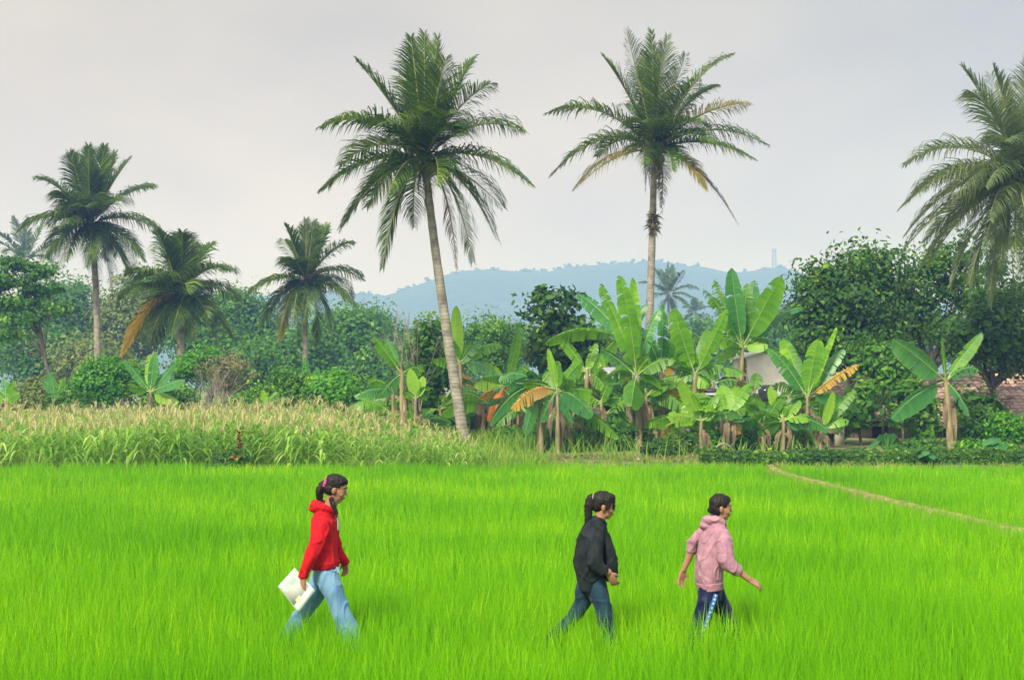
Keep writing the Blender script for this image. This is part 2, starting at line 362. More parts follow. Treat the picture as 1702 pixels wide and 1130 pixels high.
def maize():
    r = random.Random(3); protos = []
    GR = 'maize plants along the front of the field'
    LB = 'green maize plant with straw coloured tassel in the front rows of the field'
    for i in range(6):
        e = empty('maize_plant', (0, 0, 0), LB, 'maize plant', GR)
        a, b = MB(), MB(); maize_mesh(a, b, 0, 0, 0, 1.25, r)
        c1 = a.build('leaves', M['maize'], e); c2 = b.build('tassel', M['tassel'], e); protos.append((e, c1, c2))
    n = 0; row = 0
    while n < 300:
        y = 35.6 + row * 0.42
        xs = np.arange(-0.37 * y - 0.5, -0.6, 0.27)
        for x in xs:
            xx = x + r.uniform(-.1, .1); yy = y + r.uniform(-.14, .14)
            if (-7.3 < xx < -6.1 and yy < 36.4) or r.random() < .07: continue
            if not maize_x_ok(xx, yy) or n >= 300: continue
            e, c1, c2 = protos[n % 6]
            if n >= 6:
                e = e.copy(); COL.objects.link(e)
                for c in (c1, c2):
                    k = c.copy(); COL.objects.link(k); k.parent = e
            e.location = (xx, yy, ground_z(0, yy) - 0.02); e.rotation_euler = (0, 0, r.uniform(0, 6.28)); s = r.uniform(0.78, 1.12) * mh(xx, yy); e.scale = (s, s, s)
            n += 1
        row += 1
    y0 = 35.6 + row * 0.42
    a, b = MB(), MB()
    y = y0
    while y < 50:
        for x in np.arange(-0.40 * y - 3, -1.0, 0.27 + 0.012 * (y - 36)):
            xx = x + r.uniform(-.12, .12); yy = y + r.uniform(-.2, .2)
            if maize_x_ok(xx, yy): maize_mesh(a, b, xx, yy, ground_z(0, yy), 1.25 * r.uniform(0.78, 1.15) * mh(xx, yy), r)
        y += 0.55
    tag(a.build('maize_field', M['maize']), kind='stuff', label='dense green maize leaves of the rows behind the front ones', cat='maize')
    tag(b.build('maize_tassels', M['tassel']), kind='stuff', label='straw coloured tassels over the rear rows of the maize field', cat='maize')
maize()

# ------------------------------------------------------------------ palms
def frond_mesh(mb, mr, p0, p1, p2, leaflet=0.85, n=80, r=random, roll=0.0, droop=0.9, thick=0.045, curl=0.0, ragged=0.08, wid=0.045):
    pts = bez(p0, p1, p2, n + 8)
    L = np.linalg.norm(np.diff(pts, axis=0), axis=1).sum()
    tube(mr, pts[::4], np.linspace(thick, 0.008, len(pts[::4])), 5)
    tan = np.gradient(pts, axis=0); tan /= np.linalg.norm(tan, axis=1)[:, None]
    for i in range(7, n + 8):
        t = i / (n + 7); T = tan[i]
        up = np.array([0, 0, 1.0]); s = np.cross(T, up); ns = np.linalg.norm(s)
        base = np.array([math.cos(roll), math.sin(roll), 0.0])
        s = (s + base * max(0.0, 0.7 - ns)); s -= T * np.dot(s, T); s /= np.linalg.norm(s) + 1e-9
        nrm = np.cross(s, T); nrm = nrm if nrm[2] > 0 else -nrm
        prof = leaflet * (0.55 + 0.6 * math.sin(math.pi * min(1, t * 1.05) ** 0.9)) * (1 - 0.45 * max(0, t - 0.75) / 0.25)
        for sg in (-1, 1):
            if r.random() < ragged: continue
            l = prof * r.uniform(0.8, 1.1) * (1 - .28 * abs(T[2])); fw = 0.28 + 0.6 * t ** 1.5 + r.uniform(-.1, .1) + .7 * max(0, T[2]) ** 2 + .8 * max(0, -T[2]) ** 2
            d = s * sg * 0.85 + T * fw + nrm * (0.42 + r.uniform(-.18, .22)); d /= np.linalg.norm(d)
            q0 = pts[i]; g = droop * r.uniform(0.7, 1.3) * (1 - 0.75 * max(0, T[2]))
            q1 = q0 + d * l * 0.4 - up * l * 0.05 * g
            d2 = d * 1.0 - up * 0.75 * g; d2 /= np.linalg.norm(d2)
            q2 = q1 + d2 * l * 0.35
            d3 = d * 0.6 - up * 1.25 * g; d3 /= np.linalg.norm(d3)
            q3 = q2 + d3 * l * 0.3
            wv = T * 0.9 + nrm * 0.3 * sg; wv /= np.linalg.norm(wv)
            w = wid
            v = [q0 - wv * w * .35, q0 + wv * w * .35, q1 - wv * w * .5, q1 + wv * w * .5, q2 - wv * w * .36, q2 + wv * w * .36, q3, q3]
            mb.add(v[:7], [(0, 1, 3, 2), (2, 3, 5, 4)], r.uniform(0, 1) ); mb.n -= 0
            mb.f.append(np.array([[mb.n - 3, mb.n - 2, mb.n - 1]]))
def palm(name_label, D, base, crown, tips, Lpx, seed, trunk_r=(0.2, 0.13), bend=None, leaflet=0.85, n=58, extra=3, group=None, cat='palm tree', hidden_base=None, nuts=True, skirt=0, leafwid=0.045, trans_bark=True, droop=0.9):
    r = random.Random(seed); sc_ = D / FPX
    C = P(*crown, D); B = P(*base, D); gz = ground_z(B.x, D); B = Vector((B.x, D + r.uniform(-.4, .4), gz - 0.05))
    root = empty('palm_tree', B, name_label, cat, group)
    # trunk
    mid = bend if bend else ((base[0] + crown[0]) / 2, (base[1] + crown[1]) / 2)
    Mi = P(*mid, D); ctrl = np.array(Mi) * 2 - (np.array(B) + np.array(C)) / 2
    tp = bez(B, ctrl, C, 40); rad = np.linspace(trunk_r[0], trunk_r[1], 40); rad[:4] *= np.array([1.45, 1.25, 1.1, 1.03])
    rad = rad * (1 + 0.03 * np.sin(np.arange(40) * 1.9))
    tb = MB(); tube(tb, tp, rad, 14); tb.build('trunk', M['palmbark'], root, True)
    # fibrous boot and nuts
    fb = MB(); cn = np.array(C)
    for k in range(26):
        az = r.uniform(0, 6.28); d = np.array([math.cos(az), math.sin(az), 0]); z = r.uniform(-0.5, 0.25)
        tube(fb, [cn + np.array([0, 0, z]) - np.array([0, 0, .25]), cn + d * 0.16 + np.array([0, 0, z + .05]), cn + d * r.uniform(.25, .42) + np.array([0, 0, z + r.uniform(-.15, .45)])], [0.07, 0.055, 0.02], 5)
    fb.build('leaf_base', M['fibre'], root, True)
    if nuts:
        for k in range(7):
            az = r.uniform(0, 6.28); d = np.array([math.cos(az), math.sin(az), 0])
            c = cn + d * 0.32 + np.array([0, 0, -0.25 - 0.2 * r.random()]); nb = MB()
            zz = np.linspace(-.14, .14, 7); tube(nb, [c + np.array([0, 0, q]) for q in zz], [0.02, .075, .1, .11, .1, .075, .02], 9)
            nb.build('coconut', M['rind'], root, True)
    specs = [tuple(list(t[:3]) + ['p'] + list(t[4:])) for t in tips] if D == 42 else list(tips)
    for k in range(extra):
        specs.append((crown[0] + r.uniform(-.35, .35) * Lpx, crown[1] + r.uniform(-.35, .5) * Lpx, None, 'p' if D == 42 else 'g'))
    for i, sp in enumerate(specs):
        tx, ty = sp[0], sp[1]; b = sp[2] if len(sp) > 2 else None; kind = sp[3] if len(sp) > 3 else 'g'
        dx, dz = tx - crown[0], crown[1] - ty; l = math.hypot(dx, dz)
        full = Lpx * r.uniform(0.97, 1.06)
        dep = math.sqrt(max(0.0, full * full - l * l)) * sc_ * 0.85
        if dep < 0.3: dep = r.uniform(-.4, .4)
        else: dep *= (1 if (i % 2 == 0) else -1)
        if len(sp) > 4: dep = sp[4]
        T = P(tx, ty, D); T = Vector((T.x, D + dep, T.z))
        if b is None: b = 0.08 + 0.26 * (1 - max(0, dz) / (l + 1e-6))
        reach = (T - C).length
        ctrl = C + (T - C) * 0.5 + Vector((0, 0, 1)) * reach * b * 1.0
        if dz < -0.5 * l: ctrl = C + (T - C) * 0.42 + Vector(((1 if dx > 0 else -1) * reach * 0.10, 0, reach * 0.22))
        fm, fr = MB(), MB()
        mat = {'g': M['palm'], 'y': M['palm_y'], 'o': M['palm_o'], 'd': M['palm_d'], 'p': M['palm_sheen']}[kind]
        frond_mesh(fm, fr, C + (T - C).normalized() * 0.08, ctrl, T, leaflet * (0.6 if kind == 'd' else 1), n, r, r.uniform(-.5, .5), droop * (1.6 if kind == 'd' else 1) , 0.045, ragged=0.35 if kind == 'd' else 0.06, wid=leafwid)
        f = fm.build('frond', mat, root)
        rr = fr.build('rachis', M['rachis_d'] if kind == 'd' else M['rachis'], root); rr.parent = f; rr.location = (0, 0, 0)
        if kind == 'd': f['label'] = 'dead brown hanging frond'
        elif kind in 'yo': f['label'] = 'yellowing frond'
    for k in range(skirt):
        az = r.uniform(0, 6.28); d = Vector((math.cos(az), math.sin(az), 0)); L = r.uniform(0.9, 1.7)
        fm, fr = MB(), MB(); frond_mesh(fm, fr, C - Vector((0, 0, .2)), C + d * 0.45 + Vector((0, 0, -0.1)), C + d * 0.35 + Vector((0, 0, -L)), 0.35, 22, r, 0, 2.0, 0.03, ragged=0.3)
        f = fm.build('frond', M['palm_d'], root); f['label'] = 'short dead frond hanging against the trunk'
        rr = fr.build('rachis', M['rachis_d'], f); rr.location = (0, 0, 0)
    return root

T1 = [(594,104,.10),(548,222,.36),(557,262,.34),(538,316,.24),(568,376,.18),(635,442,None),(680,362,None),(786,434,None),(760,453,None,'d'),(825,397,None),(832,331,.16),(881,307,.28),(866,209,.34),
      (814,154,.20),(788,94,.12),(706,60,0),(684,66,.02),(728,68,.02),(668,112,.05),(744,120,.04),(600,330,.2),(640,238,.3,'g',-2.9),(735,330,.2,'g',-2.8),(655,345,.1,'g',-2.2),(770,250,.35,'g',-2.6),(696,150,.02,'g',1.2),(716,130,.02,'g',-.8),(755,215,.3)]
palm('tall coconut palm with a curved pale trunk rising from the maize edge, left of centre', 43, (775, 752), (706, 262), T1, 178, 11, (0.175, 0.105), (731, 470), 1.25, 86, 2, skirt=3, leafwid=.044)
T2 = [(1002,92,.14),(913,190,.34),(919,287,.42),(955,322,.2,'y'),(1040,56,.06),(1083,56,0),(1108,64,.02),(1216,90,.26),(1197,132,.2),(1227,188,.2,'y'),(1270,240,.30),(1240,276,.22),(1163,322,.1,'y',-1.5),
      (1223,371,.1,'d'),(1112,337,None,'d'),(1095,90,.02),(1062,100,.03),(1130,110,.04),(1050,150,.1),(1140,160,.1),(1000,240,.3,'g'),(1170,262,.3),(1105,300,.3,'g',-2.6),(1060,290,.3,'g',-2.4),(1075,80,.02,'g',.9),(1150,225,.3,'g',-2.6)]
palm('tall straight coconut palm with yellowing lower fronds behind the banana plants, right of centre', 54, (1072, 742), (1087, 248), T2, 172, 12, (0.16, 0.115), (1083, 430), 1.2, 88, 2, skirt=7, leafwid=.046)
T3 = [(58,294,.22),(119,256,.1),(145,242,.02),(171,242,.02),(186,252,.05),(216,264,.1),(243,304,.22),(222,345,.3),(264,386,.3),(246,434,.24),(223,478,.2),(184,490,None),(149,478,None),(115,460,None),(62,422,.3),(60,390,.32),(78,350,.3),
      (96,440,.3),(205,450,.2),(135,440,.1,'g',-2.5),(168,450,.1,'g',-2.6),(158,262,.02),(130,300,.1)]
palm('coconut palm with dense drooping crown above the trees at the left', 74, (165, 640), (150, 372), T3, 122, 13, (0.19, 0.14), (160, 500), 1.5, 84, 5, leafwid=0.07)
T4 = [(256,402,.12),(275,391,.05),(294,388,.02),(316,393,.03),(338,402,.08),(391,452,.34),(383,496,.34),(387,566,.26),(350,570,.2),(327,566,None),(290,577,None),(262,574,None),(242,573,.2),(203,588,.30,'o'),(214,560,.3),(245,458,.2),(237,520,.3),(360,530,.3),(305,560,.1,'g',-2.5),(225,500,.3)]
palm('low coconut palm with an orange yellow frond, between the two other left palms', 66, (300, 660), (300, 488), T4, 112, 14, (0.2, 0.15), None, 1.45, 80, 4, leafwid=0.065)
T5 = [(466,395,.1),(479,378,.06),(509,366,.02),(524,371,.02),(543,374,.05),(586,405,.22),(595,460,.32),(597,516,.24),(555,566,.16),(530,572,None),(493,578,.1),(462,564,.2,'y'),(434,533,.26),(421,491,.28),(498,372,.02),(475,545,.2),(575,490,.3),(500,540,.1,'g',-2.4),(516,540,.1,'g',-2.5)]
palm('coconut palm standing alone left of the tall curved palm', 74, (506, 660), (509, 466), T5, 100, 15, (0.16, 0.12), None, 1.35, 78, 4, leafwid=0.065)
T6 = [(23,361,.05),(45,362,.02),(62,368,.05),(2,386,.2),(-12,417,.3),(-10,450,.3),(90,400,.2),(100,440,.3),(70,470,.2),(20,480,.2),(-40,400,.3)]
palm('hazy distant palm crown at the far left edge', 170, (42, 610), (42, 436), T6, 76, 16, (0.25, 0.18), None, 1.5, 40, 2, nuts=False, leafwid=0.13)
T8 = [(1089,444,.08),(1109,438,.02),(1120,440,.02),(1133,452,.06),(1163,480,.34),(1147,520,.25),(1066,468,.25),(1072,505,.28),(1125,540,.2),(1095,540,.2),(1100,446,.02),(1158,505,.3)]
palm('hazy distant palm behind the trunk of the right tall palm', 210, (1112, 620), (1111, 492), T8, 58, 18, (0.25, 0.18), None, 1.5, 40, 2, nuts=False, leafwid=0.15)
T9 = [(1158,494,0),(1150,498,.05),(1168,500,.05),(1182,512,.3),(1178,535,.3),(1134,512,.3),(1138,535,.3),(1158,545,.2)]
palm('small hazy palm far behind the banana clump', 280, (1157, 610), (1157, 521), T9, 34, 19, (0.25, 0.18), None, 1.3, 30, 1, nuts=False, leafwid=0.18)
T7 = [(1602,112,.12),(1641,120,.08),(1672,110,.03),(1700,104,.0),(1534,256,.40),(1584,174,.22),(1496,345,.36),(1499,419,.40),(1530,450,.3),(1630,450,.2),(1665,490,None),(1590,330,.3),(1560,300,.3),(1740,120,.05),(1800,160,.2),(1860,250,.3),(1850,350,.3),(1800,430,.2),(1740,470,None),(1620,260,.3,'g',-2.6),(1650,380,.2,'g',-2.8),(1690,420,.2,'g',-2.6),(1690,150,.02),(1715,140,.02),(1570,390,.35),(1600,420,.3,'g',-2.0),(1512,385,.38),(1540,446,.38),(1575,474,.32),(1605,486,.28),(1640,506,.2),(1552,345,.36),(1650,480,.2,'g',-2.2),(1600,380,.35,'g',-2.4)]
palm('big coconut palm leaning in at the right edge of the picture', 42, (1724, 748), (1704, 300), T7, 200, 17, (0.15, 0.12), (1717, 520), 1.25, 84, 6, leafwid=.042)

# fern-like epiphyte clinging to the right palm's trunk
def epiphyte():
    c = P(1085, 372, 54); c.y -= 0.15; r = random.Random(5); mb = MB()
    for k in range(230):
        az = r.uniform(0, 6.28); el = r.uniform(-.9, 1.0); d = Vector((math.cos(az) * math.cos(el), math.sin(az) * math.cos(el), math.sin(el))); L = r.uniform(.15, .46)
        o_ = c + Vector((0, 0, r.uniform(-.35, .35))); w = Vector((r.uniform(-1, 1), r.uniform(-1, 1), r.uniform(-1, 1))).normalized() * .03
        p1 = o_ + d * L * .6; p2 = o_ + d * L + Vector((0, 0, -.1))
        mb.add([o_ - w, o_ + w, p1 + w, p1 - w, p2], [(0, 1, 2, 3)], r.random()); mb.f.append(np.array([[mb.n - 2, mb.n - 3, mb.n - 1]]))
    o = mb.build('epiphyte_fern', leafmat('dry_fern', (0.10, 0.09, 0.05), (0.24, 0.22, 0.12), 0.2, 0.8), None)
    tag(o, 'dry bushy fern growing on the trunk of the right tall palm', 'fern')
epiphyte()

# ------------------------------------------------------------------ bananas
def leaf_mesh(mb, mr, C, ctrl, T, width, roll, r, tear=0.25, droop=0.25, pet=0.14, n=38, twist=0.0):
    pts = bez(C, ctrl, T, n + 1); tan = np.gradient(pts, axis=0); tan /= np.linalg.norm(tan, axis=1)[:, None]
    tube(mr, pts, np.linspace(0.026, 0.004, n + 1) * np.where(np.arange(n + 1) < pet * n, 1.2, .6), 5)
    i0 = max(1, int(pet * n)); mid = pts[n // 2]; view = np.array([mid[0], mid[1], 0.0]); view /= np.linalg.norm(view)
    def frame(i):
        T_ = tan[i]; s = np.cross(T_, view); s /= np.linalg.norm(s) + 1e-6
        n_ = np.cross(s, T_); a = roll + twist * i / n
        s2 = s * math.cos(a) + n_ * math.sin(a); n2 = np.cross(s2, T_); return s2, n2
    for sg in (-1, 1):
        off = 0.0; grp = []
        def flush(g, dz, var):
            if len(g) < 2: return
            v = []
            for (c, m_, e) in g: v += [c, m_ - np.array([0, 0, dz * .35]), e - np.array([0, 0, dz])]
            f = []
            for q in range(len(g) - 1):
                a = q * 3; f += [(a, a + 1, a + 4, a + 3), (a + 1, a + 2, a + 5, a + 4)]
            va = np.repeat(np.array([var + r.uniform(-.28, .28) for _ in g]), 3) + np.tile([-.08, 0.0, .12], len(g)); mb.add(v, f, va)
        base_var = r.uniform(0.15, 0.85)
        for i in range(i0, n + 1):
            u = (i - i0) / (n - i0); pr = (math.sin(math.pi * min(1, u ** 0.82)) ** 0.42) if u < 1 else 0
            pr = min(1.0, pr) * (1.0 - 0.15 * u); w = width * 0.5 * pr * r.uniform(.92, 1.04)
            s, nn = frame(i); fwd = tan[i] * 0.22 * w
            c = pts[i]; m_ = c + s * sg * w * .5 + nn * w * (0.10 + .035 * (-1) ** i) + fwd * .5; e = c + s * sg * w + nn * w * 0.02 + fwd - np.array([0, 0, droop * w])
            grp.append((c, m_, e))
            if u > 0.05 and r.random() < tear * .7:
                flush(grp, r.uniform(0, .35) * w * (1 + tear), base_var + r.uniform(-.15, .15)); c2 = c + tan[i] * 0.0
                gap = tan[i] * width * r.uniform(0.01, 0.10) * (1 + tear)
                grp = [(c2, m_ + gap * .5, e + gap)]
        flush(grp, r.uniform(0, .2) * width * .5, base_var)
def banana(D, base, crown, leaves, seed, label, dry=3, stem_r=0.11, group='banana plants', suck=0, th=None, extra=0, pale=False):
    r = random.Random(seed); C = P(*crown, D); B = P(*base, D); B = Vector((B.x, D, ground_z(B.x, D) - 0.05))
    root = empty('banana_plant', B, label, 'banana plant', group)
    sb = MB(); m_ = (np.array(B) + np.array(C)) / 2 + np.array([r.uniform(-.05, .05), r.uniform(-.05, .05), 0])
    sp = bez(B, m_, C + Vector((0, 0, .12)), 12); tube(sb, sp, np.linspace(stem_r, stem_r * .5, 12) * (1 + 0.05 * np.sin(np.arange(12) * 2.2)), 9)
    sb.build('stem', M['pstem'], root, True)
    H = (C - B).length
    ls = list(leaves)
    for k in range(extra):
        a = r.uniform(-1, 1); Lp = 0.9 * FPX / D * r.uniform(1.2, 1.9)
        if r.random() < .55:
            ls.append((crown[0] + (a + (.35 if a > 0 else -.35)) * Lp * .75, crown[1] + Lp * r.uniform(-.25, .5), r.uniform(.3, .55), r.uniform(.34, .5), r.uniform(-.9, .9), r.choice('gggtgtgyb'), r.uniform(.2, .8))); continue
        ls.append((crown[0] + a * Lp, crown[1] - Lp * (0.75 - abs(a)) * r.uniform(.5, 1.0), r.uniform(.1, .35), r.uniform(.38, .52), r.uniform(-1.2, 1.2), r.choice('ggtgl')))
    for i, lf in enumerate(ls):
        tx, ty, b, w, roll = lf[:5]; kind = lf[5] if len(lf) > 5 else 'g'; tear = lf[6] if len(lf) > 6 else 0.22
        dx, dz = tx - crown[0], crown[1] - ty; l = math.hypot(dx, dz) * D / FPX
        T = P(tx, ty, D); dep = lf[7] if len(lf) > 7 else r.uniform(-.35, .35) * l
        T.y += dep
        ctrl = C + (T - C) * (.5 + .12 * (dz > .5 * l)) + Vector((r.uniform(-.06, .06), r.uniform(-.12, .12), 1 * b)) * l
        lm, lr = MB(), MB()
        leaf_mesh(lm, lr, C, ctrl, T, w, roll, r, tear, 0.25 if dz > .5 * l else .5)
        mt = {'g': 'nana', 'l': 'nana_l', 't': 'nana_t', 'y': 'nana_y', 'o': 'nana_o', 'b': 'nana_b'}[kind]
        lo = lm.build('leaf', M[mt], root); mo = lr.build('midrib', M['midrib'] if kind not in 'yob' else M['nana_b'], lo); mo.location = (0, 0, 0)
        if kind in 'yob': lo['label'] = {'y': 'yellow and brown withering leaf', 'o': 'orange dry leaf', 'b': 'brown dry leaf'}[kind]
    for k in range(dry):
        az = r.uniform(0, 6.28); d = Vector((math.cos(az), math.sin(az), 0)); c0 = C - Vector((0, 0, r.uniform(0.05, H * .35))); L = min(r.uniform(.7, 1.4), (c0.z - B.z) * .85)
        lm, lr = MB(), MB(); leaf_mesh(lm, lr, c0, c0 + d * .30 + Vector((0, 0, -.02)), c0 + d * r.uniform(.10, .26) - Vector((0, 0, L)), .15, r.uniform(0, 3), r, .6, .1, .1, 14, twist=2.0)
        lo = lm.build('dry_leaf', M['nana_b'], root); mo = lr.build('midrib', M['nana_b'], lo); mo.location = (0, 0, 0)
    return root
BAN = [
 # D, base, crown, leaves(tipx, tipy, bulge, width, roll, kind, tear, depth), label
 (44,(1228,752),(1234,578),[(1211,447,.02,.62,.1,'t',.12),(1243,470,.02,.60,.2,'g',.1),(1187,466,.05,.55,.2,'g',.8),(1166,484,.12,.42,.3,'g',.9),(1292,462,.04,.85,.2,'g',.08),(1262,462,.02,.62,.1,'t',.25,.9),(1338,510,.22,.40,.9,'t',.3),(1150,565,.25,.4,.8,'g',.6),(1330,600,.3,.42,.9,'t',.4,.7),(1185,600,.3,.4,.6,'g',.5,-.8)],'tallest banana plant with a fan of broad upright leaves right of centre'),
 (43,(1340,756),(1342,662),[(1388,544,.04,.34,.8,'g',.1),(1358,562,.02,.72,.15,'g',.06),(1406,580,.10,.46,.4,'t',.15),(1308,560,.05,.66,.2,'g',.1),(1276,578,.12,.5,.3,'t',.15),(1424,606,.12,.36,.2,'y',.9),(1385,640,.3,.4,.8,'g',.3),(1290,640,.25,.45,.7,'g',.3)],'banana plant with one yellow brown withered leaf, beside the white wall'),
 (42.5,(1362,754),(1366,714),[(1424,650,.16,.40,.5,'g',.2),(1380,650,.02,.3,.4,'l',.05),(1330,690,.2,.3,.5,'t',.2),(1410,700,.3,.35,.6,'g')],'small banana sucker just right of the plant with the withered leaf'),
 (42,(1580,756),(1572,634),[(1474,566,.10,.72,.25,'t',.06),(1558,560,.02,.22,.9,'g',.1),(1638,552,.02,.50,.55,'g',.08),(1490,696,.16,.66,.2,'t',.12),(1625,600,.2,.5,.8,'t',.2,.9),(1605,690,.2,.35,.9,'t',.2)],'banana plant with four wide spreading leaves in front of the tiled roof'),
 (43,(1062,758),(1058,625),[(1026,460,.02,.60,.15,'g',.14),(1054,458,.0,.42,.3,'g',.08),(1012,500,.05,.5,.4,'g',.3),(1077,572,.02,.42,.3,'l',.04),(1000,582,.15,.40,.5,'t',.3),(1046,674,.25,.75,.3,'g',.05,-.8),(1100,512,.15,.45,.6,'t',.4),(1120,600,.3,.45,.5,'g',.4)],'tall banana plant with two upright leaf blades against the hill, in the middle clump'),
 (44.5,(1050,756),(1036,560),[(960,486,.10,.50,.2,'t',.35),(905,572,.25,.5,.7,'g',.4),(1000,470,.05,.45,.5,'g',.4),(1075,505,.1,.45,.5,'t',.3),(985,620,.3,.5,.5,'g',.3)],'banana plant with a blue green leaf reaching left toward the dark tree'),
 (44,(1100,756),(1098,612),[(1098,506,.05,.42,.5,'t',.5),(1148,555,.32,.55,.4,'g',.2),(1058,545,.3,.45,.5,'t',.5),(1128,520,.15,.45,.4,'g',.4),(1065,640,.2,.4,.7,'t',.3)],'banana plant with torn arching leaves just right of the middle clump'),
 (43.5,(1152,756),(1156,625),[(1180,546,.02,.50,.2,'g',.08),(1202,515,.05,.45,.4,'g',.3),(1118,512,.05,.62,.2,'g',.25),(1130,560,.1,.7,.2,'g',.12),(1200,610,.3,.5,.5,'g',.4),(1105,600,.3,.4,.6,'g',.5),(1176,640,.2,.4,.5,'l',.2)],'banana plant with wide dark leaves left of the tallest fan'),
 (42,(1167,757),(1166,700),[(1128,632,.02,.42,.25,'l',.03),(1195,655,.1,.3,.4,'g',.1),(1150,655,.1,.25,.4,'g',.1)],'young banana plant with one long yellow green leaf leaning left above the hedge'),
 (42,(1202,757),(1209,690),[(1203,638,.02,.66,.15,'l',.05),(1252,636,.06,.42,.4,'g',.1),(1240,680,.2,.4,.5,'g',.2)],'young banana plant with a broad yellow green leaf before the tallest fan'),
 (42.4,(1268,757),(1268,705),[(1300,655,.1,.4,.5,'g'),(1240,660,.1,.4,.5,'g'),(1310,700,.3,.45,.6,'g'),(1230,700,.3,.45,.5,'t')],'low banana plant behind the hedge below the white wall'),
 (42.2,(1300,757),(1302,700),[(1330,665,.1,.35,.5,'g'),(1282,640,.05,.4,.3,'l'),(1335,705,.25,.4,.5,'t'),(1260,720,.2,.4,.5,'g')],'low banana plant with a pale leaf between the white wall and the withered leaf'),
 (46,(768,740),(764,606),[(758,507,.0,.46,.1,'l',.02),(742,560,.08,.55,.3,'g',.1),(834,576,.34,.42,.5,'g',.35),(846,640,.38,.46,.4,'t',.3),(800,570,.2,.4,.5,'t',.3),(720,600,.2,.4,.5,'g',.3)],'banana plant with a single bright upright leaf right of the curved palm trunk'),
 (45,(672,742),(668,622),[(622,560,.06,.40,.3,'g',.3),(641,561,.02,.30,.3,'t',.2),(635,657,.25,.46,.3,'t',.3),(700,640,.2,.4,.5,'g',.2),(650,600,.3,.35,.4,'b',.5)],'banana plant with arching torn leaves left of the curved palm trunk'),
 (44.5,(692,742),(691,664),[(682,612,.0,.42,.1,'l',.02),(704,625,.02,.34,.3,'l',.02),(670,650,.2,.3,.4,'g',.2)],'young banana plant with two yellow green blades left of the curved palm trunk'),
 (42,(897,757),(898,640),[(798,628,.10,.42,.8,'g',.25),(862,610,.2,.42,.6,'g',.2),(815,705,.32,.44,.4,'t',.15),(872,720,.3,.46,.4,'t',.05,-.6),(930,600,.1,.4,.4,'g',.2),(945,690,.3,.45,.5,'g',.2)],'banana plant with a long horizontal leaf pointing left, left of the middle'),
 (41.5,(926,758),(926,650),[(911,578,.0,.30,.6,'l',.1),(870,640,.25,.4,.5,'g',.2),(985,690,.3,.55,.3,'t',.1),(968,600,.1,.42,.4,'g',.2),(900,700,.3,.45,.4,'t',.1),(950,700,.3,.4,.5,'t',.2)],'banana plant with a dark drooping leaf on its right, in the grassy gap'),
 (45,(975,752),(976,620),[(930,560,.1,.4,.5,'g',.3),(1010,585,.2,.42,.5,'g',.3),(992,570,.05,.38,.4,'g',.2),(940,640,.3,.4,.6,'t',.3),(1010,650,.3,.45,.6,'g',.3)],'banana plant with many hanging brown leaves behind the grassy gap'),
 (46,(835,744),(842,640),[(862,545,.02,.36,.2,'g',.1),(800,600,.2,.4,.5,'g',.3),(880,610,.3,.4,.5,'t',.3),(812,700,.35,.36,.3,'o',.3,-.8),(826,690,.3,.3,.5,'o',.4,-.9),(870,670,.3,.4,.6,'g',.3)],'banana plant with hanging orange dry leaves beside the maize edge'),
 (55,(250,690),(250,652),[(246,588,.0,.50,.2,'l',.04),(260,586,.0,.42,.3,'t',.04),(208,600,.05,.36,.5,'t',.1),(312,632,.1,.42,.6,'t',.1),(292,604,.1,.36,.5,'t',.1),(296,668,.1,.5,.4,'l',.1),(215,640,.1,.4,.5,'g',.2)],'young banana plant with straight pale leaves in front of the left bushes'),
 (56,(8,690),(10,668),[(2,628,.05,.4,.3,'t'),(24,632,.05,.4,.3,'g'),(-15,650,.2,.4,.4,'g'),(35,655,.2,.4,.4,'g')],'small banana plant at the far left edge behind the maize'),
 (57,(92,690),(92,664),[(82,618,.05,.4,.3,'t'),(106,630,.05,.4,.3,'g'),(66,630,.15,.4,.4,'t'),(120,650,.2,.4,.4,'g')],'small blue green banana plant left of the bright bush'),
 (54,(440,690),(440,676),[(438,648,.0,.32,.2,'l',.02),(462,652,.1,.35,.4,'g'),(475,664,.2,.35,.4,'t'),(420,660,.2,.35,.4,'g')],'small banana sucker showing one yellow green blade over the maize'),
 (62,(508,680),(512,640),[(508,594,.0,.42,.3,'t',.1),(490,622,.1,.4,.4,'g'),(530,610,.1,.4,.4,'t'),(480,640,.2,.4,.5,'g')],'banana plant in front of the trunk of the lone left palm'),
]
for i, b in enumerate(BAN):
    banana(b[0], b[1], b[2], b[3], 100 + i, b[4], dry=(5 if 880 < b[1][0] < 1350 else 2) if b[0] < 50 else 1, extra=(4 if 880 < b[1][0] < 1350 else 1) if b[0] < 50 else 0, stem_r=0.125 if b[0] < 50 and b[2][1] < 650 else 0.08)
# unlabelled-apart fillers deeper in the grove
for i, (x, cy, D) in enumerate([(655,650,50),(720,640,50),(800,650,49),(870,655,49),(950,640,50),(1000,640,51),(1090,650,50),(1130,650,49),(1190,640,49),(1255,650,48),(1010,690,45),(1080,690,45.5),(1215,690,45),(1290,690,46),(1400,690,47),(955,690,44),(1120,700,44.5)]):
    banana(D, (x, 745), (x + random.uniform(-5, 5), cy), [], 300 + i, 'green banana plant deep in the middle of the grove, half hidden by the front ones', dry=4, extra=9, group='banana plants deep in the grove')

rb = random.Random(77)
for i, x in enumerate([815, 850, 880, 915, 950, 968, 1005, 1030, 1078, 1112, 1135, 1183, 1218, 1250, 1285, 1318, 1362, 735, 650, 705]):
    D = rb.uniform(42.6, 46.5) + (2.5 if x < 840 else 0); cy = rb.uniform(655, 705)
    banana(D, (x, 745), (x + rb.uniform(-8, 8), cy), [], 500 + i, 'low banana plant filling a gap between the taller banana plants of the grove', dry=5, extra=8, group='low banana plants in the gaps of the grove', stem_r=.085)

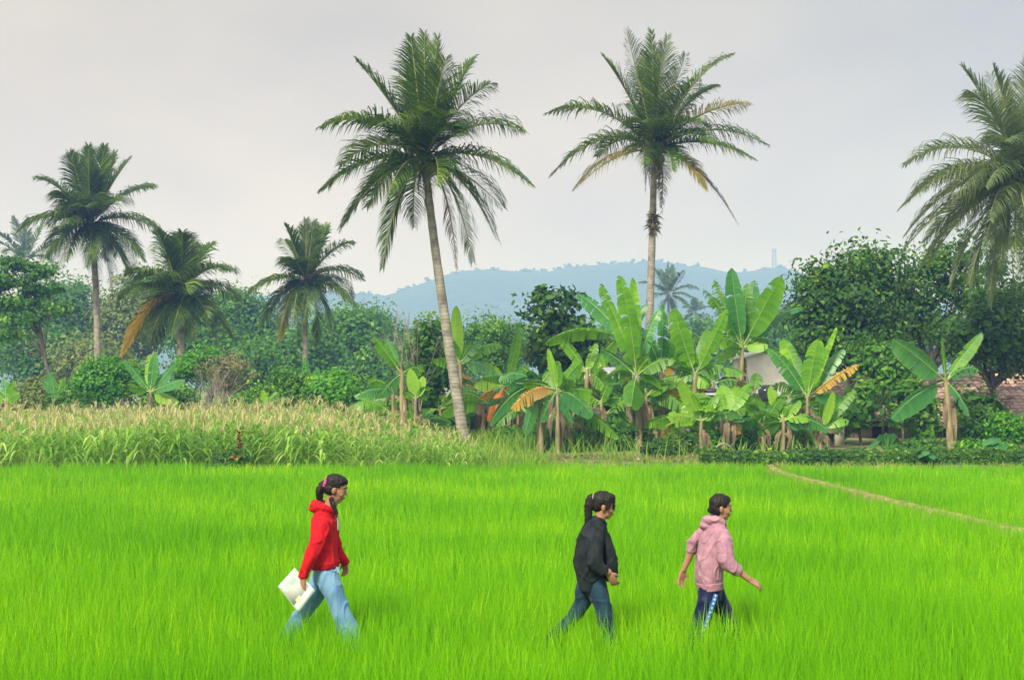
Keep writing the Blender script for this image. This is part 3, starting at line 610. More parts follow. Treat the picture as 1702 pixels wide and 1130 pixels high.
# ------------------------------------------------------------------ broadleaf trees and shrubs
def crown_mesh(mb, lobes, n, size, r, clump=0.45, hollow=0.35, per=26, up=0.4, elong=1.8):
    """lobes: (centre, (rx, ry, rz)); leaves gather in clumps near the lobes' outer shell"""
    vol = np.array([a[1][0] * a[1][1] * a[1][2] for a in lobes]); vol = vol ** 0.75; vol /= vol.sum()
    nc = max(1, n // per); ids = r.choice(len(lobes), nc, p=vol)
    c = np.array([list(l[0]) for l in lobes])[ids]; rad = np.array([l[1] for l in lobes])[ids]
    d = r.normal(size=(nc, 3)); d /= np.linalg.norm(d, axis=1)[:, None]
    rr = (hollow + (1 - hollow) * r.random(nc) ** 0.6)[:, None]
    sd0 = float(r.uniform(0, 90)); wob = np.array([mnoise.noise(Vector((q[0] * 2.2 + sd0, q[1] * 2.2, q[2] * 2.2))) for q in d])
    cc = c + d * rad * rr * (1 + .55 * wob)[:, None]
    ctr = np.repeat(cc, per, axis=0); dd = np.repeat(d, per, axis=0)
    off = np.clip(r.normal(size=(len(ctr), 3)), -1.7, 1.7) * clump * np.repeat(r.uniform(.35, 1.45, nc), per)[:, None] * np.array([1, 1, .6])
    p = ctr + off
    nrm = dd * 0.6 + off / clump * 0.5 + np.array([0, 0, up]) + r.normal(size=p.shape) * 0.55
    nrm /= np.linalg.norm(nrm, axis=1)[:, None]
    t = np.cross(nrm, r.normal(size=p.shape)); t /= np.linalg.norm(t, axis=1)[:, None]; s = np.cross(nrm, t)
    sz = (size * np.repeat(r.uniform(.8, 1.25, nc), per) * r.uniform(.65, 1.35, len(p)))[:, None]
    tip = p + t * sz * elong * .5 - nrm * sz * .15; bas = p - t * sz * elong * .5 - nrm * sz * .1
    V = np.stack([bas, p + s * sz * .5, tip, p - s * sz * .5], 1).reshape(-1, 3)
    F = np.arange(len(p) * 4).reshape(-1, 4)
    cv = np.repeat(r.uniform(0, 1, nc) ** 1.3, per) * .95 + r.uniform(0, .3, len(p)) - .1
    mb.add(V, F, np.repeat(cv, 4)); return cc
def tree(D, base, lobes_px, n, size, mat, seed, name, label, cat, group=None, bark='bark', tr=0.14, clump=0.45, flat=0.8, per=26, hollow=0.35, limbs=14, stems=1, elong=1.8, parts=('trunk', 'crown')):
    r = np.random.default_rng(seed); B = P(base[0], base[1], D); B = Vector((B.x, D, ground_z(B.x, D) - 0.03))
    root = empty(name, B, label, cat, group); k = D / FPX
    lobes = []
    for lp in lobes_px:
        x, y, rx, ry = lp[:4]; dd = lp[4] if len(lp) > 4 else r.uniform(-.25, .25) * rx * k
        c = P(x, y, D); c.y += dd; lobes.append((np.array(c), (rx * k, rx * k * flat, ry * k)))
    cb = MB(); q_ = 3.8 if D < 80 else 4.2; cc = crown_mesh(cb, lobes, int(n * q_ * .62), size / q_ ** .5 * 1.02, r, clump, hollow, int(per * 2.2), elong=elong)
    tb = MB()
    for s in range(stems):
        b0 = np.array(B) + (np.array([r.uniform(-.5, .5), r.uniform(-.3, .3), 0]) * (stems > 1))
        L0 = lobes[s % len(lobes)][0]; low = b0 + (L0 - b0) * 0.55 + np.array([r.uniform(-.2, .2), r.uniform(-.2, .2), 0]) * tr * 6
        tube(tb, bez(b0, (b0 + low) / 2 + np.array([r.uniform(-.5, .5) * tr * 3, 0, 0]), low, 8), np.linspace(tr, tr * .6, 8), 8)
        for j in range(limbs // stems):
            q = cc[r.integers(len(cc))]; st = b0 + (low - b0) * r.uniform(.7, 1)
            tube(tb, bez(st, (st + q) / 2 + np.array([0, 0, -.1 * np.linalg.norm(q - st)]), q, 7), np.linspace(tr * .45, .012, 7), 5)
    tb.build(parts[0], M[bark], root, True); cb.build(parts[1], M[mat], root); return root
M['fol_d'] = leafmat('dark_glossy_foliage', (0.014, 0.065, 0.014), (0.085, 0.22, 0.026), 0.32, 0.5, 0.7, (0.36, 0.56, 0.06), coat=0.25)
M['fol_m'] = leafmat('mid_foliage', (0.022, 0.10, 0.012), (0.10, 0.28, 0.022), 0.3, 0.5, 0.6, (0.30, 0.50, 0.04), coat=0.25)
M['fol_b'] = leafmat('bright_foliage', (0.03, 0.16, 0.010), (0.12, 0.38, 0.02), 0.32, 0.5, 0.6, (0.34, 0.56, 0.04), coat=0.25)
M['fol_t'] = leafmat('blue_green_foliage', (0.03, 0.12, 0.02), (0.13, 0.32, 0.05), 0.32, 0.5, 0.2, (0.34, 0.54, 0.07), coat=0.2)
M['fol_o'] = leafmat('olive_foliage', (0.07, 0.13, 0.025), (0.19, 0.27, 0.05), 0.25, 0.6, 0.4, (0.38, 0.34, 0.09))
M['fol_br'] = leafmat('brownish_foliage', (0.10, 0.14, 0.04), (0.27, 0.24, 0.12), 0.2, 0.7, 0.9, (0.22, 0.38, 0.06))
# right side dark trees
tree(50,(1420,750),[(1410,505,62,52),(1445,438,30,26),(1408,452,26,22),(1465,470,26,26),(1368,470,34,34),(1346,505,28,30),(1350,550,44,36),(1415,572,64,34),(1470,530,34,44),(1480,430,14,16)],6600,.19,'fol_d',1,'broadleaf_tree','large dense dark green tree with pointed top, right of the tallest banana fan','tree',tr=.22)
tree(52,(1545,752),[(1540,470,50,45),(1580,440,50,45),(1510,520,40,45),(1560,545,55,32),(1610,500,26,30)],4300,.18,'fol_d',2,'broadleaf_tree','open dark tree with sky showing through, under the big right palm','tree',tr=.16,hollow=.5,clump=.35)
tree(49,(1650,752),[(1650,530,60,50),(1640,572,66,34),(1690,570,60,55),(1600,575,42,26)],3600,.19,'fol_d',3,'broadleaf_tree','dark low tree over the tiled roof at the right edge','tree',tr=.15,hollow=.4)
tree(56,(1700,752),[(1690,440,60,70),(1650,480,40,30)],1300,.18,'fol_d',4,'broadleaf_tree','thin dark tree behind the big right palm','tree',tr=.15,hollow=.5,clump=.35)
tree(47,(1470,752),[(1462,602,32,24),(1490,622,24,18)],1500,.18,'fol_m',5,'broadleaf_tree','small green tree in front of the tiled roof beside the spreading banana plant','tree',tr=.07)
for i_, (x_, y_, w_, lb_) in enumerate([(1432, 672, 16, 'thin sapling before the left end of the tiled roof'), (1502, 668, 18, 'thin sapling before the tiled roof under the small green tree'), (1536, 690, 16, 'thin sapling just left of the spreading banana plant'), (1612, 672, 18, 'thin sapling just right of the spreading banana plant'), (1640, 690, 20, 'thin sapling before the right part of the tiled roof')]):
    tree(45.5 + .4 * i_, (x_, 752), [(x_, y_, w_, 24), (x_ + 6, y_ - 20, w_ * .7, 16), (x_ - 5, y_ + 22, w_ * .8, 16)], 330, .24, 'fol_m', 60 + i_, 'broadleaf_tree', lb_, 'tree', tr=.05, hollow=.1, clump=.3, limbs=9)
# centre
tree(52,(915,740),[(903,497,16,20),(937,500,15,18),(893,530,16,16),(925,530,18,18),(905,560,24,20),(955,545,20,18),(945,580,28,22),(985,590,28,24),(915,600,30,22),(970,560,16,14)],1150,.33,'fol_d',6,'broadleaf_tree','dark tree with large separate leaves standing against the hill in the centre','tree',tr=.12,hollow=.15,clump=.36,per=8,elong=1.7)
tree(70,(812,700),[(812,560,36,34),(795,580,28,34),(835,585,25,34)],5500,.17,'fol_m',7,'broadleaf_tree','rounded green tree right of the bright upright banana leaf','tree',tr=.15)
tree(49,(716,742),[(716,545,12,22),(708,585,20,22),(722,620,22,24),(700,640,30,24)],2400,.2,'fol_m',8,'broadleaf_tree','narrow tree with dead twigs left of the curved palm trunk','tree',tr=.07,clump=.3)
# left
tree(66,(105,665),[(20,440,46,9),(72,452,36,8),(8,468,50,10),(66,480,44,9),(30,502,56,10),(88,512,32,8),(40,532,48,10),(-30,480,40,50),(10,560,50,12)],4200,.2,'fol_m',9,'broadleaf_tree','feathery flat topped green tree at the left edge with a thin forked trunk','tree',tr=.12,bark='bark',clump=.24,hollow=.1)
BG = [(110,30,545,75,60,'fol_t'),(112,110,520,55,60,'fol_t'),(108,205,520,55,65,'fol_o'),(115,255,500,60,60,'fol_t'),(112,395,520,45,48,'fol_t'),(105,345,560,55,50,'fol_m'),(115,440,560,55,50,'fol_t'),(100,595,550,60,40,'fol_m'),(108,612,548,30,30,'fol_t'),(112,560,560,50,50,'fol_t'),(96,470,590,50,35,'fol_m'),(110,680,575,40,30,'fol_t'),(130,740,590,50,25,'fol_t'),(125,860,570,35,22,'fol_t'),(120,1000,570,60,30,'fol_t'),(125,1150,565,50,35,'fol_t'),(110,1250,560,55,45,'fol_t'),(115,1330,545,45,50,'fol_t'),(120,1500,555,50,40,'fol_t'),(120,1640,585,70,40,'fol_t'),(110,-30,520,60,60,'fol_t'),(118,150,560,70,50,'fol_t'),(105,70,590,70,40,'fol_m'),(95,160,600,60,36,'fol_o'),(98,520,600,60,36,'fol_t'),(92,400,600,60,36,'fol_m'),(95,640,610,60,30,'fol_m'),(1,0,0,0,0,'')]
wh = {'fol_t': 'blue green', 'fol_o': 'olive', 'fol_m': 'green'}
BGL = ['wide hazy tree low at the far left edge behind the feathery tree','tall hazy tree behind the trunk of the dense crowned palm','yellowish olive tree between the two left palms','hazy tree behind the low palm with the orange frond','hazy tree right of the low palm with the orange frond','green tree behind the right fronds of the low palm','hazy tree left of the lone palm','green tree right of the lone palm','blue green tree with lobed top against the hill slope','hazy tree behind the lone palm','green tree at the foot of the lone palm, left side','hazy low tree left of the curved palm trunk','low hazy tree crossing behind the curved palm trunk','low hazy tree between the rounded tree and the dark central tree','hazy tree behind the middle banana clump','hazy tree under the small distant palm','hazy tree behind the tallest banana fan','hazy tree behind the left side of the large dark tree','hazy tree glimpsed between the dark right trees','wide hazy tree behind the right edge','hazy tree beyond the left edge','hazy tree below the dense crowned palm','green tree low behind the far left bushes','olive tree behind the bright left bush','hazy tree right of the foot of the lone palm','green tree behind the brownish bush','low green tree left of the banana grove']
for i, (D, x, y, rx, ry, m) in enumerate(BG[:-1]):
    rr = random.Random(i); lo = [(x + rr.uniform(-.5, .5) * rx, y + rr.uniform(-.3, .6) * ry, rx * rr.uniform(.45, .7), ry * rr.uniform(.4, .65)) for _ in range(5)] + [(x, y, rx * .6, ry * .8), (x, y + ry * .7, rx * .8, ry * .5)]
    tree(D * 1.05, (x, 655), lo, 4600, .36, m, 20 + i, 'broadleaf_tree', BGL[i], 'tree', 'trees in the hazy background', tr=.25, clump=1.0, hollow=.2, limbs=8)
# a lower belt closing the view behind the grove and behind the left bushes
SH = [ # D, x, y, rx, ry, mat, n, size, label
 (58,160,630,50,42,'fol_b',4200,.17,'bright green leafy bush behind the maize, left of the pale young banana'),
 (59,215,620,45,34,'fol_b',3200,.17,'bright green bush directly behind the pale young banana leaves'),
 (57,275,665,45,28,'fol_t',2600,.17,'dark green bush at the foot of the pale young banana'),
 (60,365,615,58,46,'fol_br',1000,.12,'brownish twiggy bush with bare grey stems behind the maize'),
 (61,320,600,40,30,'fol_b',2400,.15,'yellow green bush top just under the low palm'),
 (55,560,640,58,46,'fol_b',4800,.17,'round vivid green shrub behind the maize, right of the lone palm'),
 (56,480,645,36,32,'fol_m',2400,.17,'green bush left of the vivid round shrub'),
 (55,420,665,34,24,'fol_m',1600,.16,'low green bush behind the middle of the maize'),
 (52,640,690,50,26,'fol_b',2600,.15,'low yellow green bush right of the vivid round shrub'),
 (60,45,650,60,40,'fol_o',3600,.15,'olive green thicket behind the maize at the far left'),
 (57,120,670,40,22,'fol_m',1600,.15,'low green bush between the far left thicket and the bright bush'),
 (51,700,680,45,45,'fol_m',2600,.17,'green bush around the feet of the young banana blades'),
 (50,760,690,45,40,'fol_m',2600,.17,'green bush behind the foot of the curved palm'),
 (52,830,680,50,50,'fol_m',3000,.18,'green bush behind the orange banana leaves'),
 (53,900,670,55,55,'fol_m',3400,.18,'green bush under the dark central tree'),
 (50,985,690,50,45,'fol_m',3000,.18,'green bush behind the hanging brown banana leaves'),
 (52,1060,670,60,60,'fol_d',3600,.18,'dark bush behind the middle banana clump'),
 (51,1140,680,50,55,'fol_m',3200,.18,'green bush behind the wide leaved banana plant'),
 (50,1215,700,45,40,'fol_m',2800,.18,'green bush behind the foot of the tallest banana plant'),
 (46,1290,715,50,30,'fol_m',2600,.17,'green bush below the white wall'),
 (47,1372,700,26,36,'fol_m',1700,.17,'green bush at the left end of the tiled roof'),
 (43.5,940,728,50,28,'fol_b',1900,.15,'bright low growth between the banana stems above the grassy gap'),
 (43.5,1040,722,45,26,'fol_m',1900,.15,'green low growth at the feet of the middle banana clump'),
 (43.2,1180,735,50,24,'fol_b',1800,.14,'bright low growth just behind the left end of the hedge'),
 (43.2,1300,738,60,20,'fol_m',1900,.14,'green low growth behind the hedge below the withered banana leaf'),
 (44.5,860,735,60,26,'fol_m',2600,.14,'low green growth around the banana stems left of the grassy gap'),
 (45,1010,735,60,24,'fol_m',2600,.14,'low green growth around the banana stems in the middle of the grove'),
 (44,1230,735,70,26,'fol_d',3600,.13,'low dark growth around the stems behind the hedge end'),
 (40.5,1112,748,44,30,'fol_d',4600,.10,'dense dark green shrub at the left end of the hedge'),
 (44,1625,700,26,32,'fol_m',900,.15,'thin leafy sapling before the porch roof'),
 (43,1678,710,26,26,'fol_b',900,.15,'pale green sapling at the right edge before the porch'),
 (42,1520,748,40,9,'fol_m',1100,.14,'low green plants between hedge and house, left part'),
 (42,1640,748,50,9,'fol_b',1200,.14,'low bright plants between hedge and house at the right'),
 (35.1,384,768,28,18,'fol_d',2200,.09,'small dark green shrub with an orange flower at the maize edge'),
]
for i, (D, x, y, rx, ry, m, n, sz, lb) in enumerate(SH):
    rr = random.Random(50 + i); lo = [(x + rr.uniform(-.6, .6) * rx, y + rr.uniform(-.5, .5) * ry, rx * rr.uniform(.35, .6), ry * rr.uniform(.35, .6)) for _ in range(6)] + [(x, y + ry * .3, rx * .8, ry * .6)]
    tree(D, (x, 700), lo, int(n * 1.3), sz * .9, m, 80 + i, 'shrub', lb, 'shrub', 'bushes behind the fields', tr=.04, clump=.25 if D > 41 else .12, stems=3, limbs=34 if m == 'fol_br' else 9, bark='hibark' if m == 'fol_br' else 'bark', hollow=.2, parts=('stems', 'foliage'))
# dead twigs left of the curved palm, as a bare sapling
def bare():
    for k, (x, y0, y1, D) in enumerate([(690, 740, 520, 48.5), (345, 680, 600, 57)]):
        B = P(x, y0, D); B.z = ground_z(0, D); r = random.Random(k); mb = MB(); H = P(x, y1, D).z - B.z
        def br(p, d, L, rad, dep):
            q = p + d * L; tube(mb, [p, (p + q) / 2 + Vector((r.uniform(-.05, .05), 0, 0)) * L, q], [rad, rad * .8, rad * .55], 5)
            if dep:
                for _ in range(3): br(p + d * L * r.uniform(.5, 1), (d + Vector((r.uniform(-.6, .6), r.uniform(-.6, .6), r.uniform(0, .3)))).normalized(), L * r.uniform(.45, .7), rad * .55, dep - 1)
        for s in range(5): br(B + Vector((r.uniform(-.3, .3), r.uniform(-.2, .2), 0)), Vector((r.uniform(-.25, .25), r.uniform(-.2, .2), 1)).normalized(), H * r.uniform(.4, .6), .03, 3)
        o = mb.build('bare_sapling', M['hibark'], None, True); tag(o, ['leafless grey twigs sticking up left of the curved palm trunk', 'bare pale branches standing in the brownish bush'][k], 'bare shrub')
bare()
fl = MB(); c = P(392, 763, 34.9)
for k in range(14):
    a = k * 2.4; d = Vector((math.cos(a), math.sin(a), .5)) ; fl.add([c, c + d * .09 + Vector((0, 0, .05)), c + d * .15, c + d * .09 - Vector((0, 0, .03))], [(0, 1, 2, 3)], .5)
tag(fl.build('flower', surf('orange_petal', (.75, .2, .05), (.85, .32, .1), 5, .6)), 'orange flower head on the small dark shrub at the maize edge', 'flower')
# red brown croton stalk over it
mb = MB(); c = P(397, 745, 35.3); r = random.Random(2)
for k in range(46):
    z = r.uniform(-.1, .4); a = r.uniform(0, 6.28); d = Vector((math.cos(a), math.sin(a), .5)).normalized(); p = c + Vector((0, 0, z)); w = Vector((-d.y, d.x, 0)) * .03
    mb.add([p, p + d * .09 + w, p + d * .18, p + d * .09 - w], [(0, 1, 2, 3)], r.random())
tube(mb, [c - Vector((0, 0, .7)), c + Vector((0, 0, .4))], [.02, .01], 6)
tag(mb.build('red_leaved_plant', leafmat('red_leaf', (.12, .05, .02), (.35, .09, .04), .2, .6)), 'dark red leaved plant standing above the small shrub at the maize edge', 'plant')

def hedge():
    r = np.random.default_rng(9); B = P(1430, 780, 37.5); B.z = ground_z(0, 37.5)
    root = empty('hedge', B, 'long low dark green clipped hedge in front of the house', 'hedge')
    xa, xb = P(1160, 780, 37.6).x, P(1702, 780, 37.6).x + 4
    n = 34000; x = r.uniform(xa, xb, n)
    top = np.array([0.39 + 0.09 * mnoise.noise(Vector((a * .7, 0, 0))) + .07 * mnoise.noise(Vector((a * 3, 0, 9))) for a in x])
    face = r.random(n); z = np.where(face < .62, r.random(n) * top, top + r.normal(0, .035, n) + .10 * (r.random(n) < .05) * r.random(n)); y = 37.6 + np.where(face < .62, -.32 + r.normal(0, .03, n), r.uniform(-.3, .35, n))
    p = np.stack([x, y, z + .06], 1); nrm = np.where((face < .62)[:, None], np.array([[0, -1, .3]]), np.array([[0, -.2, 1]])) + r.normal(size=(n, 3)) * .6
    nrm /= np.linalg.norm(nrm, axis=1)[:, None]; t = np.cross(nrm, r.normal(size=(n, 3))); t /= np.linalg.norm(t, axis=1)[:, None]; s = np.cross(nrm, t); sz = r.uniform(.04, .075, n)[:, None]
    V = np.stack([p - t * sz, p + s * sz * .6, p + t * sz, p - s * sz * .6], 1).reshape(-1, 3)
    mb = MB(); mb.add(V, np.arange(n * 4).reshape(-1, 4), np.repeat(r.random(n), 4)); mb.build('foliage', M['fol_d'], root)
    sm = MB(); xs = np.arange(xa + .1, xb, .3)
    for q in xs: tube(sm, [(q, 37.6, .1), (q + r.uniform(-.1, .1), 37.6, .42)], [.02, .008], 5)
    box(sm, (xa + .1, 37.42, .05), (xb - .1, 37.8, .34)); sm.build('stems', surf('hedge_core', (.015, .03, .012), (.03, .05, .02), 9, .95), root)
hedge()
def taro(x, y, D, s, label, yellow=False):
    B = P(x, y, D); B.z = ground_z(0, D); root = empty('taro_plant', B, label, 'plant'); r = random.Random(int(x))
    for k in range(9):
        a = r.uniform(0, 6.28); L = s * r.uniform(.5, 1); d = Vector((math.cos(a), math.sin(a) * .6, 0)); top = B + d * L * .5 + Vector((0, 0, L * r.uniform(.7, 1.1)))
        mb = MB(); out_ = (d + Vector((0, -.3, -.8))).normalized(); sd_ = out_.cross(Vector((0, 0, 1))).normalized(); w = s * .24
        pr = [(0, .0), (-.25, .6), (.1, 1.0), (.5, .8), (.8, .45), (1.1, 0)]
        left = [top + out_ * w * u * 1.3 + sd_ * w * v + Vector((0, 0, -.15 * w * v)) for u, v in pr]; right = [top + out_ * w * u * 1.3 - sd_ * w * v + Vector((0, 0, -.15 * w * v)) for u, v in pr]; mid = [top + out_ * w * max(0, u) * 1.3 for u, v in pr]
        mb.add(left + mid + right, [(i, i + 1, 7 + i, 6 + i) for i in range(5)] + [(6 + i, 7 + i, 13 + i, 12 + i) for i in range(5)], r.random())
        lf = mb.build('leaf', M['nana_y' if yellow and k == 0 else 'nana_t'], root); sb = MB(); tube(sb, bez(B, B + Vector((0, 0, L * .6)), top, 6), [.02] * 5 + [.01], 5); st = sb.build('stalk', M['fol_m'], lf); st.location = (0, 0, 0)
taro(1475, 768, 38.4, .95, 'broad leaved taro plant rising behind the hedge near its middle', True)
taro(1545, 768, 37.1, .5, 'small heart leaved taro plant growing out of the hedge front')
taro(1660, 762, 38.6, .8, 'broad leaved taro plant behind the hedge near the right edge')

# ------------------------------------------------------------------ buildings
def tile_mat():
    m = newmat('clay_tile'); N = m.node_tree.nodes; L = m.node_tree.links
    at = N.new('ShaderNodeAttribute'); at.attribute_name = 'var'; ge = N.new('ShaderNodeNewGeometry')
    nz = N.new('ShaderNodeTexNoise'); nz.inputs['Scale'].default_value = 1.2; nz.inputs['Detail'].default_value = 6; L.new(ge.outputs['Position'], nz.inputs['Vector'])
    ad = N.new('ShaderNodeMath'); ad.operation = 'ADD'; L.new(nz.outputs[0], ad.inputs[0]); L.new(at.outputs['Fac'], ad.inputs[1])
    rp = N.new('ShaderNodeValToRGB'); L.new(ad.outputs[0], rp.inputs[0]); e = rp.color_ramp.elements; e[0].position = .4; e[0].color = (.15, .11, .09, 1); e[1].position = 1.05; e[1].color = (.62, .42, .34, 1); k = e.new(.72); k.color = (.42, .25, .20, 1)
    pb = N.new('ShaderNodeBsdfPrincipled'); pb.inputs['Roughness'].default_value = .85; L.new(rp.outputs[0], pb.inputs['Base Color'])
    o = N.new('ShaderNodeOutputMaterial'); L.new(pb.outputs[0], o.inputs[0]); return m
M['tile'] = tile_mat()
M['plaster'] = surf('weathered_plaster', (.42, .38, .30), (.74, .68, .56), 1.2, .9, .3, (1, 1, .5))
M['white'] = surf('white_painted_brick', (.48, .47, .46), (.70, .69, .67), 1.5, .85)
M['wood'] = surf('old_wood', (.10, .07, .05), (.2, .15, .1), 4, .85)
M['dark'] = surf('dark_interior', (.01, .01, .012), (.02, .02, .02), 4, .9)
M['glass'] = surf('window_glass', (.03, .04, .05), (.06, .07, .08), 2, .1)
def roof_tiles(mb, x0, x1, ye, ze, yr, zr, r):
    """rows of pantiles between the eave (ye, ze) and the ridge (yr, zr)"""
    L = math.hypot(yr - ye, zr - ze); rows = int(L / .28); cols = int((x1 - x0) / .26); u = np.array([0, (yr - ye) / L, (zr - ze) / L]); nn = np.array([0, -u[2], u[1]])
    if nn[2] < 0: nn = -nn
    for i in range(rows):
        for j in range(cols):
            o = np.array([x0 + (x1 - x0) * j / cols, ye, ze]) + u * i * .28 + nn * (.03 + r.uniform(0, .012)); w = (x1 - x0) / cols; v = []
            for k, a in enumerate((0, .25, .5, .75, 1.0)):
                hgt = math.sin(a * math.pi) * .055
                for q, lift in ((0, .035), (.33, 0.0)): v.append(o + np.array([a * w, 0, 0]) + u * q + nn * (hgt + lift))
            mb.add(v, [(2 * k, 2 * k + 2, 2 * k + 3, 2 * k + 1) for k in range(4)], r.random())
def house():
    r = random.Random(4); D = 50; xa = P(1385, 700, D).x; xb = P(1702, 700, D).x + 5; gz = ground_z(0, D)
    root = empty('house', (xa + 4, D, gz), 'low village house with a red clay tile roof and plaster walls behind the right trees', 'house')
    ze = P(1500, 702, D).z - .02; yr, zr = D + 3.4, P(1500, 628, D + 3.4).z
    w = MB(); box(w, (xa + .4, D, gz - .1), (xb - .4, D + 6.4, ze + .02)); 
    w.add([(xa + .4, D, ze + .02), (xa + .4, D + 6.4, ze + .02), (xa + .4, yr - .2, zr - .1)], [(0, 1, 2)]); w.build('wall', M['plaster'], root)
    t = MB(); roof_tiles(t, xa, xb, D - .4, ze - .02, yr, zr, r); t.add([(xa, D - .4, ze - .04), (xb, D - .4, ze - .04), (xb, yr, zr), (xa, yr, zr)], [(0, 1, 2, 3)], .1)
    t.add([(xa, 2 * yr - D + .7, ze - .12), (xb, 2 * yr - D + .7, ze - .12), (xb, yr, zr + .01), (xa, yr, zr + .01)], [(0, 3, 2, 1)], .3)
    rf = t.build('roof', M['tile'], root)
    rd = MB(); tube(rd, [(xa, yr, zr + .05), (xb, yr, zr + .05)], [.12, .12], 10, .6); k = rd.build('ridge', M['tile'], rf); k.location = (0, 0, 0)
    f = MB(); box(f, (xa, D - .44, ze - .12), (xb, D - .41, ze - .02)); f.build('fascia_board', M['wood'], root)
    for i, (x0, x1, z0, z1, nm) in enumerate([(1452, 1472, 708, 728, 'window'), (1556, 1578, 706, 745, 'door'), (1630, 1660, 708, 730, 'window')]):
        a, b = P(x0, z0, D), P(x1, z1, D); z1_ = max(b.z, gz) if nm == 'window' else gz
        p_ = MB(); box(p_, (a.x, D - .03, z1_), (b.x, D - .003, a.z)); q = p_.build(nm, M['glass' if nm == 'window' else 'wood'], root)
        fr = MB(); t_ = .06
        for lo, hi in (((a.x - t_, D - .07, a.z), (b.x + t_, D - .004, a.z + t_)), ((a.x - t_, D - .07, z1_), (a.x, D - .004, a.z)), ((b.x, D - .07, z1_), (b.x + t_, D - .004, a.z))): box(fr, lo, hi)
        k = fr.build('frame', M['wood'], q); k.location = (0, 0, 0)
    # lean-to at the right with its own low tiled roof
    t = MB(); x0 = P(1600, 700, 47).x; z0 = P(1600, 715, 47).z; roof_tiles(t, x0, xb, 46.9, z0, 49.25, ze + .25, r); t.add([(x0, 46.9, z0 - .02), (xb, 46.9, z0 - .02), (xb, 49.25, ze + .2), (x0, 49.25, ze + .2)], [(0, 1, 2, 3)], .1); t.build('porch_roof', M['tile'], root)
    for x in np.arange(x0 + .2, xb, 2.2):
        pm = MB(); box(pm, (x, 47.0, gz - .1), (x + .1, 47.1, z0 + .02)); pm.build('post', M['wood'], root)
house()
def shed(xl, xr, yt, ye, D, label, wallm, roofm, depth=3.0, gable=False):
    gz = ground_z(0, D); a, b = P(xl, yt, D), P(xr, ye, D); root = empty('house', ((a.x + b.x) / 2, D, gz), label, 'house')
    w = MB(); box(w, (a.x, D, gz - .1), (b.x, D + depth, b.z)); w.build('wall', M[wallm], root)
    if gable:
        g = MB(); xm = (a.x + b.x) / 2; g.add([(a.x, D, b.z), (b.x, D, b.z), (b.x, D, a.z - .25), (xm, D, a.z), (a.x, D, a.z - .25)], [(0, 1, 2, 3, 4)]); 
        g.add([(a.x, D + depth, b.z), (b.x, D + depth, b.z), (b.x, D + depth, a.z - .25), (xm, D + depth, a.z), (a.x, D + depth, a.z - .25)], [(4, 3, 2, 1, 0)])
        g.add([(a.x, D, b.z), (a.x, D + depth, b.z), (a.x, D + depth, a.z - .25), (a.x, D, a.z - .25)], [(3, 2, 1, 0)]); g.build('gable', M[wallm], root)
        t = MB(); v = [(a.x - .2, D - .15, a.z - .3), (xm, D - .15, a.z + .03), (b.x + .2, D - .15, a.z - .3)]; v2 = [(x, D + depth + .15, z) for x, _, z in v]; v3 = [(x, y, z + .06) for x, y, z in v + v2]
        t.add(v + v2 + v3, [(0, 1, 4, 3), (1, 2, 5, 4), (6, 9, 10, 7), (7, 10, 11, 8), (0, 6, 7, 1), (1, 7, 8, 2), (0, 3, 9, 6), (2, 8, 11, 5)]); t.build('roof', M[roofm], root)
    else:
        t = MB(); v = [(a.x - .3, D - .3, b.z - .05), (b.x + .3, D - .3, b.z - .05), (b.x + .3, D + depth * .5, a.z), (a.x - .3, D + depth * .5, a.z), (b.x + .3, D + depth + .3, b.z - .05), (a.x - .3, D + depth + .3, b.z - .05)]; v3 = [(x, y, z + .06) for x, y, z in v]
        t.add(v + v3, [(0, 1, 2, 3), (3, 2, 4, 5), (6, 9, 8, 7), (9, 11, 10, 8), (0, 6, 7, 1), (4, 10, 11, 5), (0, 3, 9, 6), (3, 5, 11, 9), (1, 7, 8, 2), (2, 8, 10, 4)]); t.build('roof', M[roofm], root)
    # small window so the front is not blank
    wd = MB(); xm = (a.x + b.x) / 2; zc = gz + 1.3; box(wd, (xm - .4, D - .03, zc - .35), (xm + .4, D - .003, zc + .35)); q = wd.build('window', M['glass'], root)
    return root
M['zinc'] = surf('zinc_sheet', (.35, .38, .4), (.55, .58, .6), 3, .5)
shed(1243, 1308, 584, 640, 60, 'white painted brick house wall glimpsed between the banana plants', 'white', 'zinc', 4, True)
shed(1060, 1096, 638, 652, 56, 'small shed with a pale sheet roof behind the middle banana clump', 'plaster', 'zinc', 2.5)
shed(945, 1022, 612, 628, 62, 'low shed with a faded grey roof behind the banana grove', 'plaster', 'zinc', 3)
# small concrete pillar left of the tiled house
mb = MB(); a, b = P(1388, 680, 46), P(1404, 745, 46); box(mb, (a.x, 46, ground_z(0, 46) - .1), (b.x, 46.25, a.z)); box(mb, (a.x - .05, 45.95, a.z + .003), (b.x + .05, 46.3, a.z + .08))
tag(mb.build('gate_pillar', M['plaster']), 'pale square pillar at the left end of the tiled house', 'pillar')
